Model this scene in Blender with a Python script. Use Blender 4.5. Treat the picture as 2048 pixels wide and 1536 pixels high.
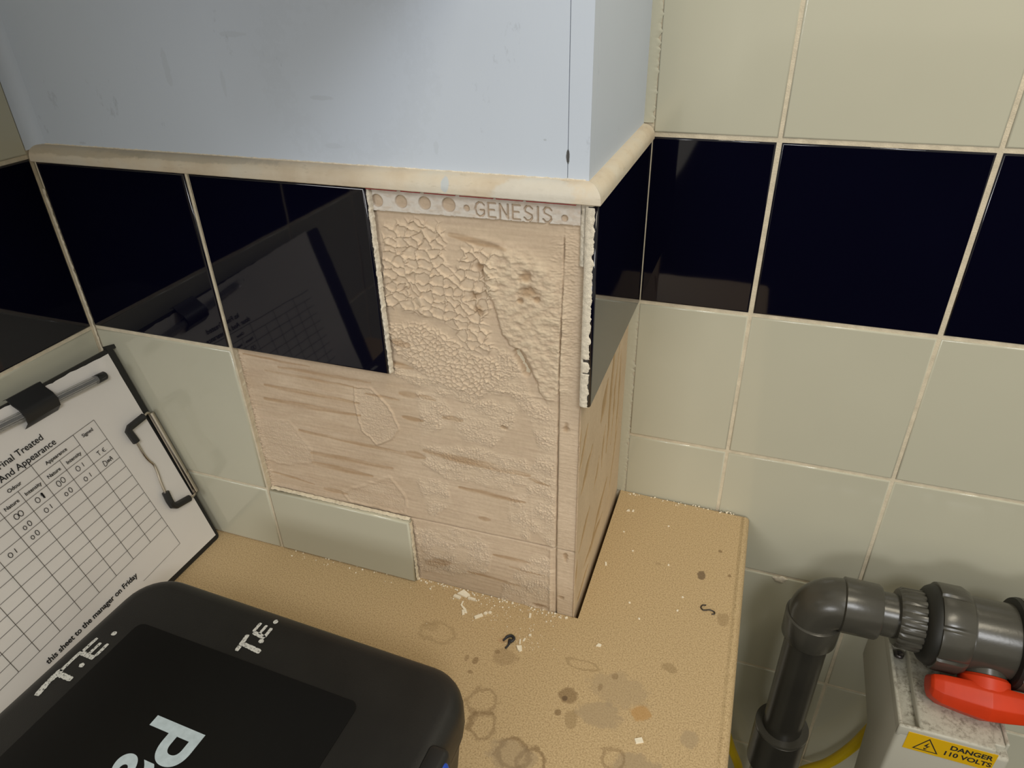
import bpy, bmesh, math, random
import numpy as np
from mathutils import Vector, Matrix

for o in list(bpy.data.objects):
    bpy.data.objects.remove(o, do_unlink=True)
scene = bpy.context.scene
COL = scene.collection
MM = 0.001
TAU = math.tau

# ------------------------------------------------------------------ camera
cam_d = bpy.data.cameras.new('camera')
cam_d.sensor_fit = 'HORIZONTAL'; cam_d.sensor_width = 36.0
cam_d.lens = 1394.307 / 2048 * 36.0
cam_d.clip_start = 0.01
cam = bpy.data.objects.new('camera', cam_d); COL.objects.link(cam)
yaw, pitch, roll = -0.3503, 0.5397, -0.0254
F = Vector((math.sin(yaw)*math.cos(pitch), math.cos(yaw)*math.cos(pitch), -math.sin(pitch)))
Rr = Vector((math.cos(yaw), -math.sin(yaw), 0)); U = Rr.cross(F)
R2 = Rr*math.cos(roll) + U*math.sin(roll); U2 = -Rr*math.sin(roll) + U*math.cos(roll)
CAM = Vector((98.6, -406.7, 495.6)) * MM
cam.matrix_world = Matrix(((R2.x, U2.x, -F.x, CAM.x), (R2.y, U2.y, -F.y, CAM.y), (R2.z, U2.z, -F.z, CAM.z), (0, 0, 0, 1)))
scene.camera = cam

# ------------------------------------------------------------------ world, lights, exposure
w = bpy.data.worlds.new('room_ambient'); scene.world = w; w.use_nodes = True
w.node_tree.nodes['Background'].inputs[0].default_value = (1.0, 0.93, 0.76, 1)
w.node_tree.nodes['Background'].inputs[1].default_value = 0.64
scene.view_settings.view_transform = 'Standard'; scene.view_settings.look = 'None'
scene.view_settings.gamma = 1.0; scene.view_settings.use_curve_mapping = False
scene.view_settings.exposure = 0.0

def aim(o, loc, tgt):
    o.location = loc
    o.rotation_euler = (Vector(tgt) - Vector(loc)).to_track_quat('-Z', 'Y').to_euler()
def spot(name, loc, tgt, power, col, angle, blend, radius):
    d = bpy.data.lights.new(name, 'SPOT'); d.energy = power; d.color = col
    d.spot_size = math.radians(angle); d.spot_blend = blend; d.shadow_soft_size = radius
    o = bpy.data.objects.new(name, d); COL.objects.link(o); aim(o, loc, tgt); return o
def area(name, loc, tgt, power, col, sx, sy):
    d = bpy.data.lights.new(name, 'AREA'); d.energy = power; d.color = col
    d.shape = 'RECTANGLE'; d.size = sx; d.size_y = sy
    o = bpy.data.objects.new(name, d); COL.objects.link(o); aim(o, loc, tgt); return o
area('wall_lamp', (0.75, -1.20, 1.32), (0.0, 0.0, 0.2), 10.5, (0.97, 0.98, 1.0), 0.40, 0.40)
area('front_left_fill', (-0.50, -2.40, 0.80), (-0.1, 0.0, 0.2), 13, (0.97, 0.97, 0.98), 0.7, 0.4)  # added fill with no real source, brightens the left side under the shelf
area('ceiling_tube', (0.62, -0.42, 1.55), (0.05, 0.0, 0.2), 6.0, (1.0, 0.90, 0.70), 0.5, 0.10)

# ------------------------------------------------------------------ materials
def mat_new(name):
    m = bpy.data.materials.new(name); m.use_nodes = True
    nt = m.node_tree
    return m, nt, nt.nodes['Principled BSDF']
def N(nt, t, **kw):
    n = nt.nodes.new(t)
    for k, v in kw.items():
        if k.startswith('i_'):
            n.inputs[int(k[2:])].default_value = v
        else:
            setattr(n, k, v)
    return n
def rgb(c): return (c[0], c[1], c[2], 1)
def coords(nt, scale=(1, 1, 1)):
    g = nt.nodes.new('ShaderNodeTexCoord')
    mp = N(nt, 'ShaderNodeMapping'); mp.inputs['Scale'].default_value = scale
    nt.links.new(g.outputs['Object'], mp.inputs['Vector'])
    return mp.outputs['Vector']
def noise(nt, vec, scale, detail=3, rough=0.55):
    n = N(nt, 'ShaderNodeTexNoise'); n.inputs['Scale'].default_value = scale
    n.inputs['Detail'].default_value = detail; n.inputs['Roughness'].default_value = rough
    nt.links.new(vec, n.inputs['Vector']); return n.outputs['Fac']
def ramp(nt, fac, stops):
    r = N(nt, 'ShaderNodeValToRGB'); e = r.color_ramp.elements
    while len(e) < len(stops): e.new(0.5)
    for k, (p, c) in enumerate(stops):
        e[k].position = p; e[k].color = rgb(c)
    nt.links.new(fac, r.inputs['Fac']); return r.outputs['Color']
def mixc(nt, fac, a, b, mode='MIX'):
    m = N(nt, 'ShaderNodeMix', data_type='RGBA', blend_type=mode)
    for s, v in ((m.inputs[0], fac), (m.inputs[6], a), (m.inputs[7], b)):
        if hasattr(v, 'links') or hasattr(v, 'is_linked'): nt.links.new(v, s)
        elif isinstance(v, (tuple, list)): s.default_value = rgb(v)
        else: s.default_value = v
    return m.outputs[2]
def bump(nt, bsdf, h, strength, dist):
    b = N(nt, 'ShaderNodeBump'); b.inputs['Strength'].default_value = strength
    b.inputs['Distance'].default_value = dist
    nt.links.new(h, b.inputs['Height']); nt.links.new(b.outputs['Normal'], bsdf.inputs['Normal'])
def plain(name, c, rough=0.5, spec=0.5, metal=0.0, var=0.0, vscale=60, bmp=0.0, bscale=400, coat=0):
    m, nt, b = mat_new(name)
    b.inputs['Base Color'].default_value = rgb(c); b.inputs['Roughness'].default_value = rough
    b.inputs['Specular IOR Level'].default_value = spec; b.inputs['Metallic'].default_value = metal
    if coat: b.inputs['Coat Weight'].default_value = coat; b.inputs['Coat Roughness'].default_value = 0.05
    if var or bmp: v = coords(nt)
    if var:
        f = noise(nt, v, vscale, 5)
        lo = tuple(x*(1-var) for x in c); hi = tuple(min(1, x*(1+var)) for x in c)
        nt.links.new(ramp(nt, f, [(0.3, lo), (0.7, hi)]), b.inputs['Base Color'])
    if bmp:
        bump(nt, b, noise(nt, v, bscale, 3), bmp, 0.001)
    return m
def stain_chain(nt, col, stains, warp_scale=90):
    """marks with a shape of their own: (centre mm, radii mm, colour, strength, ring?)"""
    g = nt.nodes.new('ShaderNodeTexCoord')
    nf = noise(nt, g.outputs['Object'], warp_scale, 4, 0.65)
    nw = N(nt, 'ShaderNodeMath', operation='MULTIPLY_ADD'); nw.inputs[1].default_value = 1.3; nw.inputs[2].default_value = -0.65
    nt.links.new(nf, nw.inputs[0])
    for (c, r, cc, st, ring) in stains:
        s = N(nt, 'ShaderNodeVectorMath', operation='SUBTRACT'); s.inputs[1].default_value = [x*MM for x in c]
        nt.links.new(g.outputs['Object'], s.inputs[0])
        d = N(nt, 'ShaderNodeVectorMath', operation='DIVIDE'); d.inputs[1].default_value = [x*MM for x in r]
        nt.links.new(s.outputs[0], d.inputs[0])
        l = N(nt, 'ShaderNodeVectorMath', operation='LENGTH'); nt.links.new(d.outputs[0], l.inputs[0])
        a = N(nt, 'ShaderNodeMath', operation='ADD'); nt.links.new(l.outputs['Value'], a.inputs[0]); nt.links.new(nw.outputs[0], a.inputs[1])
        mr = N(nt, 'ShaderNodeMapRange', interpolation_type='SMOOTHSTEP')
        if ring:
            sb = N(nt, 'ShaderNodeMath', operation='SUBTRACT'); sb.inputs[1].default_value = 0.85; nt.links.new(a.outputs[0], sb.inputs[0])
            ab = N(nt, 'ShaderNodeMath', operation='ABSOLUTE'); nt.links.new(sb.outputs[0], ab.inputs[0])
            src = ab.outputs[0]; lo, hi = 0.05, 0.22
        else:
            src = a.outputs[0]; lo, hi = 0.72, 1.0
        nt.links.new(src, mr.inputs['Value'])
        mr.inputs['From Min'].default_value = lo; mr.inputs['From Max'].default_value = hi
        mr.inputs['To Min'].default_value = st; mr.inputs['To Max'].default_value = 0.0
        col = mixc(nt, mr.outputs[0], col, cc)
    return col

M = {}
def glaze(name, c, rough, var):
    m, nt, b = mat_new(name); v = coords(nt)
    f = noise(nt, v, 9, 2)
    col = ramp(nt, f, [(0.25, tuple(x*(1-var) for x in c)), (0.75, tuple(min(1, x*(1+var)) for x in c))])
    sp = noise(nt, v, 160, 2)
    col = mixc(nt, ramp(nt, sp, [(0.79, (0, 0, 0)), (0.83, (0.5, 0.5, 0.5))]), col, tuple(x*0.72 for x in c))
    nt.links.new(col, b.inputs['Base Color'])
    b.inputs['Roughness'].default_value = rough; b.inputs['Specular IOR Level'].default_value = 0.5
    bump(nt, b, noise(nt, v, 14, 2), 0.05, 0.002)
    return m
M['tile'] = glaze('cream_glaze', (0.485, 0.472, 0.372), 0.09, 0.025)
M['navy'] = glaze('navy_glaze', (0.0018, 0.0018, 0.0075), 0.035, 0.1)
M['grout'] = plain('cream_grout', (0.60, 0.53, 0.40), 0.9, 0.2, var=0.12, vscale=120, bmp=0.4, bscale=900)
M['biscuit'] = plain('crumbly_white_grout', (0.68, 0.62, 0.51), 0.95, 0.2, var=0.15, vscale=400, bmp=0.6, bscale=1500)
M['trim'] = None
M['red'] = plain('red_plastic_film', (0.30, 0.012, 0.012), 0.4)
M['black_plastic'] = plain('black_case_plastic', (0.010, 0.0095, 0.0085), 0.42, 0.45, var=0.25, vscale=25, bmp=0.15, bscale=1200)
M['case_panel'] = plain('smooth_black_panel', (0.0038, 0.0036, 0.0033), 0.35, 0.35)
M['black_rubber'] = plain('black_rubber', (0.010, 0.010, 0.010), 0.45, 0.5)
M['board'] = plain('black_board_vinyl', (0.012, 0.012, 0.011), 0.5, 0.45, bmp=0.2, bscale=1500)
M['paper'] = plain('white_paper', (0.70, 0.67, 0.63), 0.85, 0.2, var=0.02, vscale=20)
M['ink'] = plain('printed_ink', (0.02, 0.02, 0.02), 0.8, 0.2)
M['line'] = plain('printed_grey_line', (0.06, 0.055, 0.05), 0.8, 0.2)
M['pen_ink'] = plain('pen_ink', (0.008, 0.008, 0.010), 0.6, 0.3)
M['chrome'] = plain('chrome_wire', (0.55, 0.50, 0.44), 0.18, 0.5, metal=1.0)
M['blue'] = plain('blue_latch_plastic', (0.012, 0.06, 0.42), 0.3)
M['print_white'] = plain('pale_blue_print', (0.42, 0.50, 0.54), 0.6, var=0.1, vscale=200)
M['pvc'] = plain('grey_pvc', (0.050, 0.047, 0.038), 0.26, 0.5, var=0.12, vscale=30, bmp=0.06, bscale=300)
M['pvc_dark'] = plain('dark_grey_pvc', (0.030, 0.028, 0.023), 0.3, 0.5, var=0.1, vscale=40)
M['seal'] = plain('black_seal', (0.012, 0.012, 0.010), 0.5, 0.4)
M['red_handle'] = plain('orange_red_plastic', (0.50, 0.034, 0.006), 0.42, 0.3, var=0.08, vscale=50)
M['enclosure'] = None
M['yellow_label'] = plain('yellow_label', (0.62, 0.37, 0.003), 0.5)
M['yellow_cable'] = plain('yellow_cable_sheath', (0.60, 0.42, 0.005), 0.45, 0.5)
M['screw'] = plain('dark_screw', (0.10, 0.09, 0.09), 0.35, metal=0.8)
M['floor'] = plain('dark_floor_vinyl', (0.010, 0.010, 0.010), 1.0, 0.0, var=0.15, vscale=8)
M['chip'] = plain('cream_chip', (0.80, 0.73, 0.58), 0.9, 0.2, var=0.06, vscale=300)
M['soot'] = plain('black_curl', (0.015, 0.015, 0.018), 0.6)
M['wire'] = plain('dark_brown_wire', (0.03, 0.022, 0.015), 0.4, 0.5)
M['clear'] = None

def chalk(name):
    m, nt, b = mat_new(name); v = coords(nt)
    f = noise(nt, v, 700, 4, 0.7)
    nt.links.new(ramp(nt, f, [(0.36, (0.03, 0.03, 0.028)), (0.47, (0.52, 0.52, 0.49))]), b.inputs['Base Color'])
    b.inputs['Roughness'].default_value = 0.8
    return m
M['chalk'] = chalk('worn_white_paint_pen')
def clear_mat():
    m, nt, b = mat_new('clear_pen_plastic')
    b.inputs['Base Color'].default_value = (0.92, 0.92, 0.9, 1); b.inputs['Roughness'].default_value = 0.08
    b.inputs['Transmission Weight'].default_value = 0.85; b.inputs['IOR'].default_value = 1.3
    return m
M['clear'] = clear_mat()
def trim_mat():
    m, nt, b = mat_new('painted_trim'); v = coords(nt)
    f = noise(nt, v, 26, 4)
    col = ramp(nt, f, [(0.35, (0.54, 0.45, 0.33)), (0.5, (0.60, 0.52, 0.40)), (0.72, (0.60, 0.56, 0.47))])
    v2 = coords(nt, (0.25, 0.25, 1)); f2 = noise(nt, v2, 500, 4)
    col = mixc(nt, ramp(nt, f2, [(0.60, (0, 0, 0)), (0.75, (0.4, 0.4, 0.4))]), col, (0.36, 0.31, 0.22))
    col = stain_chain(nt, col, [((-30, 0, 376), (34, 12, 12), (0.58, 0.59, 0.56), 0.5, False),
                                ((-92, 0, 377), (3, 8, 5), (0.45, 0.52, 0.58), 0.7, False),
                                ((-400, 0, 382), (80, 12, 5), (0.33, 0.28, 0.20), 0.5, False),
                                ((-300, 2, 383), (90, 10, 4), (0.33, 0.30, 0.24), 0.5, False)], 60)
    nt.links.new(col, b.inputs['Base Color']); b.inputs['Roughness'].default_value = 0.5
    bump(nt, b, noise(nt, v, 220, 4), 0.25, 0.001)
    return m
M['trim'] = trim_mat()
def paint_mat():
    m, nt, b = mat_new('pale_blue_white_paint'); v = coords(nt)
    base = (0.53, 0.59, 0.68)
    f = noise(nt, v, 6, 3)
    col = ramp(nt, f, [(0.3, tuple(x*0.97 for x in base)), (0.7, tuple(x*1.02 for x in base))])
    v2 = coords(nt, (1, 1, 0.5)); f2 = noise(nt, v2, 42, 6, 0.75)
    col = mixc(nt, ramp(nt, f2, [(0.655, (0, 0, 0)), (0.72, (0.32, 0.32, 0.32))]), col, (0.22, 0.25, 0.30))
    tan = (0.55, 0.43, 0.30); dk = (0.06, 0.055, 0.045); gy = (0.30, 0.33, 0.36)
    st = [((-116, 8, 378.5), (10, 6, 1.7), tan, 0.95, False), ((-95, 8, 378.2), (6, 6, 1.5), tan, 0.9, False),
          ((-46, 8, 378.5), (8, 6, 1.8), tan, 0.85, False),
          ((-13.6, 8, 397), (1.1, 6, 4.5), dk, 0.9, False), ((-28, 8, 406), (1.2, 6, 0.8), gy, 0.8, False),
          ((-180, 8, 425), (10, 6, 1.5), gy, 0.35, False), ((-175, 8, 395), (9, 6, 2), gy, 0.25, False),
          ((-100, 8, 398), (2, 6, 5), gy, 0.25, False), ((-300, 8, 440), (3, 6, 14), gy, 0.28, False),
          ((-255, 8, 432), (2, 6, 10), gy, 0.25, False), ((-240, 8, 462), (12, 6, 2), gy, 0.3, False),
          ((-400, 8, 386), (4, 6, 1), gy, 0.5, False), ((-160, 8, 440), (62, 30, 62), gy, 0.10, True)]
    col = stain_chain(nt, col, [(c, r, cc, a if cc != gy else 0.55*a, g) for c, r, cc, a, g in st], 130)
    nt.links.new(col, b.inputs['Base Color']); b.inputs['Roughness'].default_value = 0.55
    b.inputs['Specular IOR Level'].default_value = 0.35
    bump(nt, b, noise(nt, coords(nt, (1, 1, 0.15)), 500, 3), 0.08, 0.0006)
    return m
M['paint'] = paint_mat()
def attr_mat(name, rough):
    m, nt, b = mat_new(name)
    a = N(nt, 'ShaderNodeAttribute'); a.attribute_name = 'tint'
    v = coords(nt); f = noise(nt, v, 350, 4)
    col = mixc(nt, 1.0, a.outputs['Color'], ramp(nt, f, [(0.3, (0.93, 0.92, 0.91)), (0.7, (1.03, 1.03, 1.03))]), 'MULTIPLY')
    nt.links.new(col, b.inputs['Base Color'])
    b.inputs['Roughness'].default_value = rough; b.inputs['Specular IOR Level'].default_value = 0.25
    return m
M['adhesive'] = attr_mat('tile_adhesive', 0.85)
def worktop_mat():
    m, nt, b = mat_new('speckled_beige_laminate'); v = coords(nt)
    f = noise(nt, v, 850, 3, 0.6)
    col = ramp(nt, f, [(0.30, (0.30, 0.207, 0.103)), (0.48, (0.475, 0.345, 0.186)), (0.70, (0.60, 0.452, 0.265))])
    br = (0.16, 0.095, 0.04); ol = (0.25, 0.17, 0.08); orr = (0.42, 0.22, 0.06); dk = (0.07, 0.04, 0.025); gr = (0.33, 0.25, 0.155)
    st = [((16, -69, 0), (8, 8, 9), br, 0.75, False), ((14, -72, 0), (2.5, 2.5, 9), dk, 0.8, False),
          ((12, -85, 0), (3, 3, 9), br, 0.8, False), ((72, -66, 0), (9, 8, 9), orr, 0.75, False),
          ((23, -88, 0), (6, 8, 9), ol, 0.6, False), ((88, -18, 0), (7, 5, 9), ol, 0.6, False),
          ((19, -38, 0), (16, 5, 9), ol, 0.55, True), ((101, 92, 0), (4.5, 6.5, 9), dk, 0.85, False),
          ((124, 46, 0), (6, 9, 9), ol, 0.6, False), ((-44, -51, 0), (12, 9, 9), br, 0.35, False),
          ((-52, -48, 0), (3, 2, 9), br, 0.6, False),
          ((-47, -95, 0), (13, 13, 9), br, 0.45, True), ((-40, -113, 0), (12, 12, 9), br, 0.5, True),
          ((-10, -127, 0), (13, 13, 9), br, 0.75, True), ((5, -129, 0), (12, 12, 9), br, 0.75, True),
          ((-10, -130, 0), (20, 14, 9), gr, 0.6, False),
          ((-108, -46, 0), (18, 11, 9), ol, 0.38, True), ((-116, -42, 0), (8, 5, 9), ol, 0.3, False),
          ((43, -77, 0), (18, 14, 9), gr, 0.7, False), ((53, -51, 0), (26, 18, 9), gr, 0.5, False),
          ((47, -40, 0), (3, 3, 9), br, 0.5, False), ((38, -54, 0), (2, 4, 9), br, 0.5, False),
          ((-66, -62, 0), (2.5, 4, 9), br, 0.7, False), ((-74, -62, 0), (2, 4, 9), br, 0.45, False), ((-66, -73, 0), (3, 2, 9), br, 0.6, False),
          ((111, -76, 0), (8, 8, 9), gr, 0.7, False), ((80, -110, 0), (22, 12, 9), gr, 0.8, False),
          ((60, -108, 0), (9, 9, 9), br, 0.5, True), ((-60, -124, 0), (9, 9, 9), br, 0.35, False),
          ((-49, -112, 0), (4, 9, 9), br, 0.35, False), ((-60, -145, 0), (3, 3, 9), br, 0.6, False),
          ((115, 130, 0), (2, 2, 9), br, 0.8, False), ((126, 100, 0), (1.6, 2, 9), br, 0.8, False), ((60, 95, 0), (3, 2, 9), br, 0.3, False),
          ((-45, -29, 0), (4, 3, 9), (0.18, 0.19, 0.05), 0.6, False), ((-52, -36, 0), (5, 3, 9), (0.35, 0.17, 0.08), 0.4, False)]
    col = stain_chain(nt, col, [(c, r, cc, 0.8*a, g) for c, r, cc, a, g in st], 95)
    nt.links.new(col, b.inputs['Base Color']); b.inputs['Roughness'].default_value = 0.5
    b.inputs['Specular IOR Level'].default_value = 0.35
    bump(nt, b, f, 0.05, 0.0005)
    return m
M['worktop'] = worktop_mat()
def encl_mat():
    m, nt, b = mat_new('dusty_pale_grey_plastic'); v = coords(nt)
    base = (0.42, 0.405, 0.34)
    f = noise(nt, v, 55, 6, 0.72); f2 = noise(nt, v, 260, 4, 0.7)
    g = N(nt, 'ShaderNodeNewGeometry'); sx = N(nt, 'ShaderNodeSeparateXYZ'); nt.links.new(g.outputs['Normal'], sx.inputs[0])
    up = N(nt, 'ShaderNodeMapRange'); up.inputs['From Min'].default_value = 0.5; up.inputs['From Max'].default_value = 0.9
    nt.links.new(sx.outputs['Z'], up.inputs['Value'])
    mu = N(nt, 'ShaderNodeMath', operation='MULTIPLY'); nt.links.new(ramp(nt, f, [(0.42, (0.15, 0.15, 0.15)), (0.62, (0.8, 0.8, 0.8))]), mu.inputs[0]); nt.links.new(up.outputs[0], mu.inputs[1])
    mu2 = N(nt, 'ShaderNodeMath', operation='MULTIPLY'); nt.links.new(ramp(nt, f2, [(0.45, (0.1, 0.1, 0.1)), (0.6, (1, 1, 1))]), mu2.inputs[0]); nt.links.new(mu.outputs[0], mu2.inputs[1])
    col = mixc(nt, mu2.outputs[0], base, (0.10, 0.085, 0.06))
    nt.links.new(col, b.inputs['Base Color']); b.inputs['Roughness'].default_value = 0.45
    return m
M['enclosure'] = encl_mat()

# ------------------------------------------------------------------ mesh helpers (all coordinates in mm)
def root_loc(o):
    loc = Vector((0, 0, 0))
    while o is not None:
        loc += o.location; o = o.parent
    return loc
def link_mesh(name, me, mats, parent=None, local=False):
    o = bpy.data.objects.new(name, me); COL.objects.link(o)
    if not isinstance(mats, (list, tuple)): mats = [mats]
    if not me.materials:
        for m in mats: me.materials.append(M[m])
    if parent is not None: o.parent = parent
    return o
def pyd(name, verts, faces, mats, parent=None, smooth=True, local=False, mi=None):
    off = Vector((0, 0, 0)) if (local or parent is None) else root_loc(parent)
    me = bpy.data.meshes.new(name)
    me.from_pydata([(v[0]*MM-off.x, v[1]*MM-off.y, v[2]*MM-off.z) for v in verts], [], faces)
    me.update()
    if smooth: me.polygons.foreach_set('use_smooth', [True]*len(me.polygons))
    if mi: me.polygons.foreach_set('material_index', mi)
    bm = bmesh.new(); bm.from_mesh(me); bmesh.ops.recalc_face_normals(bm, faces=bm.faces); bm.to_mesh(me); bm.free()
    return link_mesh(name, me, mats, parent)
def bm_obj(name, bm, mats, parent=None, smooth=True, local=False):
    off = Vector((0, 0, 0)) if (local or parent is None) else root_loc(parent)
    bmesh.ops.scale(bm, vec=(MM, MM, MM), verts=bm.verts); bmesh.ops.translate(bm, vec=-off, verts=bm.verts)
    me = bpy.data.meshes.new(name); bm.to_mesh(me); bm.free()
    if smooth: me.polygons.foreach_set('use_smooth', [True]*len(me.polygons))
    o = link_mesh(name, me, mats, parent)
    if smooth:
        try: me.set_sharp_from_angle(angle=math.radians(40))
        except Exception: pass
    return o
def add_box(bm, x0, x1, y0, y1, z0, z1, bev=0.0, seg=2):
    r = bmesh.ops.create_cube(bm, size=1.0)
    vs = r['verts']
    for v in vs:
        v.co = Vector((x0 if v.co.x < 0 else x1, y0 if v.co.y < 0 else y1, z0 if v.co.z < 0 else z1))
    if bev:
        es = list({e for v in vs for e in v.link_edges})
        bmesh.ops.bevel(bm, geom=es, offset=bev, segments=seg, profile=0.5, affect='EDGES')
def box(name, b, mat, parent=None, bev=0.0, seg=2, local=False):
    bm = bmesh.new(); add_box(bm, *b, bev=bev, seg=seg); return bm_obj(name, bm, mat, parent, local=local)
def tag(o, label, cat, group=None, kind=None):
    o['label'] = label
    if cat: o['category'] = cat
    if group: o['group'] = group
    if kind: o['kind'] = kind
    return o
def structure(o, label):
    o['kind'] = 'structure'; o['label'] = label; return o
def empty(name, loc):
    o = bpy.data.objects.new(name, None); COL.objects.link(o)
    o.location = Vector(loc)*MM; o.empty_display_size = 0.02; return o
def lathe(bm, prof, o, ax, n=40, cap=True, rib=None):
    """prof [(distance along axis, radius)]; rib(k, i) scales the radius"""
    ax = Vector(ax).normalized(); o = Vector(o)
    a = ax.orthogonal().normalized(); b = ax.cross(a)
    rings = []
    for i, (d, r) in enumerate(prof):
        ring = []
        for k in range(n):
            t = TAU*k/n; rr = r*(rib(k, i) if rib else 1)
            ring.append(bm.verts.new(o + ax*d + (a*math.cos(t)+b*math.sin(t))*rr))
        rings.append(ring)
    for p, q in zip(rings, rings[1:]):
        for k in range(n):
            bm.faces.new((p[k], p[(k+1) % n], q[(k+1) % n], q[k]))
    if cap:
        bm.faces.new(list(reversed(rings[0]))); bm.faces.new(rings[-1])
    return rings
def sweep(bm, pts, r, n=12, cap=True):
    pts = [Vector(p) for p in pts]; rings = []; up = None
    for i, p in enumerate(pts):
        t = (pts[min(i+1, len(pts)-1)] - pts[max(i-1, 0)]).normalized()
        if up is None: up = t.orthogonal().normalized()
        up = (up - t*up.dot(t)).normalized(); s = t.cross(up)
        rr = r[i] if isinstance(r, (list, tuple)) else r
        rings.append([bm.verts.new(p + (up*math.cos(TAU*k/n) + s*math.sin(TAU*k/n))*rr) for k in range(n)])
    for a, b in zip(rings, rings[1:]):
        for k in range(n): bm.faces.new((a[k], a[(k+1) % n], b[(k+1) % n], b[k]))
    if cap:
        bm.faces.new(list(reversed(rings[0]))); bm.faces.new(rings[-1])
def catmull(pts, m=8):
    P = [Vector(p) for p in pts]; P = [P[0]*2-P[1]] + P + [P[-1]*2-P[-2]]; out = []
    for i in range(1, len(P)-2):
        for k in range(m):
            t = k/m; a, b, c, d = P[i-1:i+3]
            out.append(0.5*((2*b)+(c-a)*t+(2*a-5*b+4*c-d)*t*t+(3*b-a-3*c+d)*t**3))
    out.append(P[-2]); return out

# ------------------------------------------------------------------ numpy noise
rng = np.random.default_rng(7)
PERM = np.concatenate([rng.permutation(512)]*3)
_a = rng.uniform(0, TAU, 512); GC = np.cos(_a); GS = np.sin(_a); RX = rng.random(512); RY = rng.random(512)
def hsh(i, j): return PERM[(PERM[i & 511] + j) & 511]
def perlin(x, y):
    xi = np.floor(x).astype(int); yi = np.floor(y).astype(int); fx = x-xi; fy = y-yi
    u = fx*fx*fx*(fx*(fx*6-15)+10); v = fy*fy*fy*(fy*(fy*6-15)+10)
    def g(a, b):
        h = hsh(xi+a, yi+b); return GC[h]*(fx-a)+GS[h]*(fy-b)
    return (g(0, 0)*(1-u)+g(1, 0)*u)*(1-v)+(g(0, 1)*(1-u)+g(1, 1)*u)*v
def fbm(x, y, o=4):
    s = 0; a = 1
    for k in range(o):
        s = s + a*perlin(x*2**k+17*k, y*2**k+31*k); a *= 0.5
    return s
def worley(x, y):
    xi = np.floor(x).astype(int); yi = np.floor(y).astype(int)
    f1 = np.full(x.shape, 9.0); f2 = np.full(x.shape, 9.0)
    for a in (-1, 0, 1):
        for b in (-1, 0, 1):
            h = hsh(xi+a, yi+b); d = np.hypot(xi+a+RX[h]-x, yi+b+RY[h]-y)
            f2 = np.minimum(f2, np.maximum(f1, d)); f1 = np.minimum(f1, d)
    return f1, f2
def inpoly(X, Y, poly):
    ins = np.zeros(X.shape, bool); n = len(poly)
    for i in range(n):
        x0, y0 = poly[i]; x1, y1 = poly[(i+1) % n]
        if y0 == y1: continue
        c = (y0 > Y) != (y1 > Y)
        ins ^= c & (X < (x1-x0)*(Y-y0)/(y1-y0)+x0)
    return ins.astype(float)
def blur(A, k):
    for ax in (0, 1):
        c = np.cumsum(np.pad(A, [(k+1, k) if a == ax else (0, 0) for a in (0, 1)], mode='edge'), axis=ax)
        A = (np.take(c, range(2*k+1, c.shape[ax]), axis=ax) - np.take(c, range(0, c.shape[ax]-2*k-1), axis=ax))/(2*k+1)
    return A
def segd(X, Y, p, q):
    px, py = p; dx, dy = q[0]-px, q[1]-py; L = dx*dx+dy*dy+1e-9
    t = np.clip(((X-px)*dx+(Y-py)*dy)/L, 0, 1)
    return np.hypot(X-px-t*dx, Y-py-t*dy), t
def grid_obj(name, P, keep, tint, mat, parent):
    """P (nv, nu, 3) in mm; keep (nv-1, nu-1) faces; tint (nv, nu, 3)"""
    nv, nu = P.shape[:2]; idx = np.arange(nv*nu).reshape(nv, nu)
    q = np.stack([idx[:-1, :-1], idx[:-1, 1:], idx[1:, 1:], idx[1:, :-1]], -1)[keep]
    used = np.zeros(nv*nu, bool); used[q.ravel()] = True
    re = np.cumsum(used)-1; co = P.reshape(-1, 3)[used]*MM; q = re[q]
    off = root_loc(parent) if parent is not None else Vector((0, 0, 0))
    co = co - np.array(off)
    me = bpy.data.meshes.new(name); me.vertices.add(len(co)); me.vertices.foreach_set('co', co.ravel().astype(np.float32))
    me.loops.add(q.size); me.loops.foreach_set('vertex_index', q.ravel().astype(np.int32))
    me.polygons.add(len(q)); me.polygons.foreach_set('loop_start', np.arange(0, q.size, 4, dtype=np.int32))
    me.update(calc_edges=True); me.polygons.foreach_set('use_smooth', np.ones(len(q), bool))
    if tint is not None:
        a = me.color_attributes.new('tint', 'FLOAT_COLOR', 'POINT')
        t = np.concatenate([tint.reshape(-1, 3)[used], np.ones((len(co), 1))], 1)
        a.data.foreach_set('color', t.ravel().astype(np.float32))
    return link_mesh(name, me, mat, parent)

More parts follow.
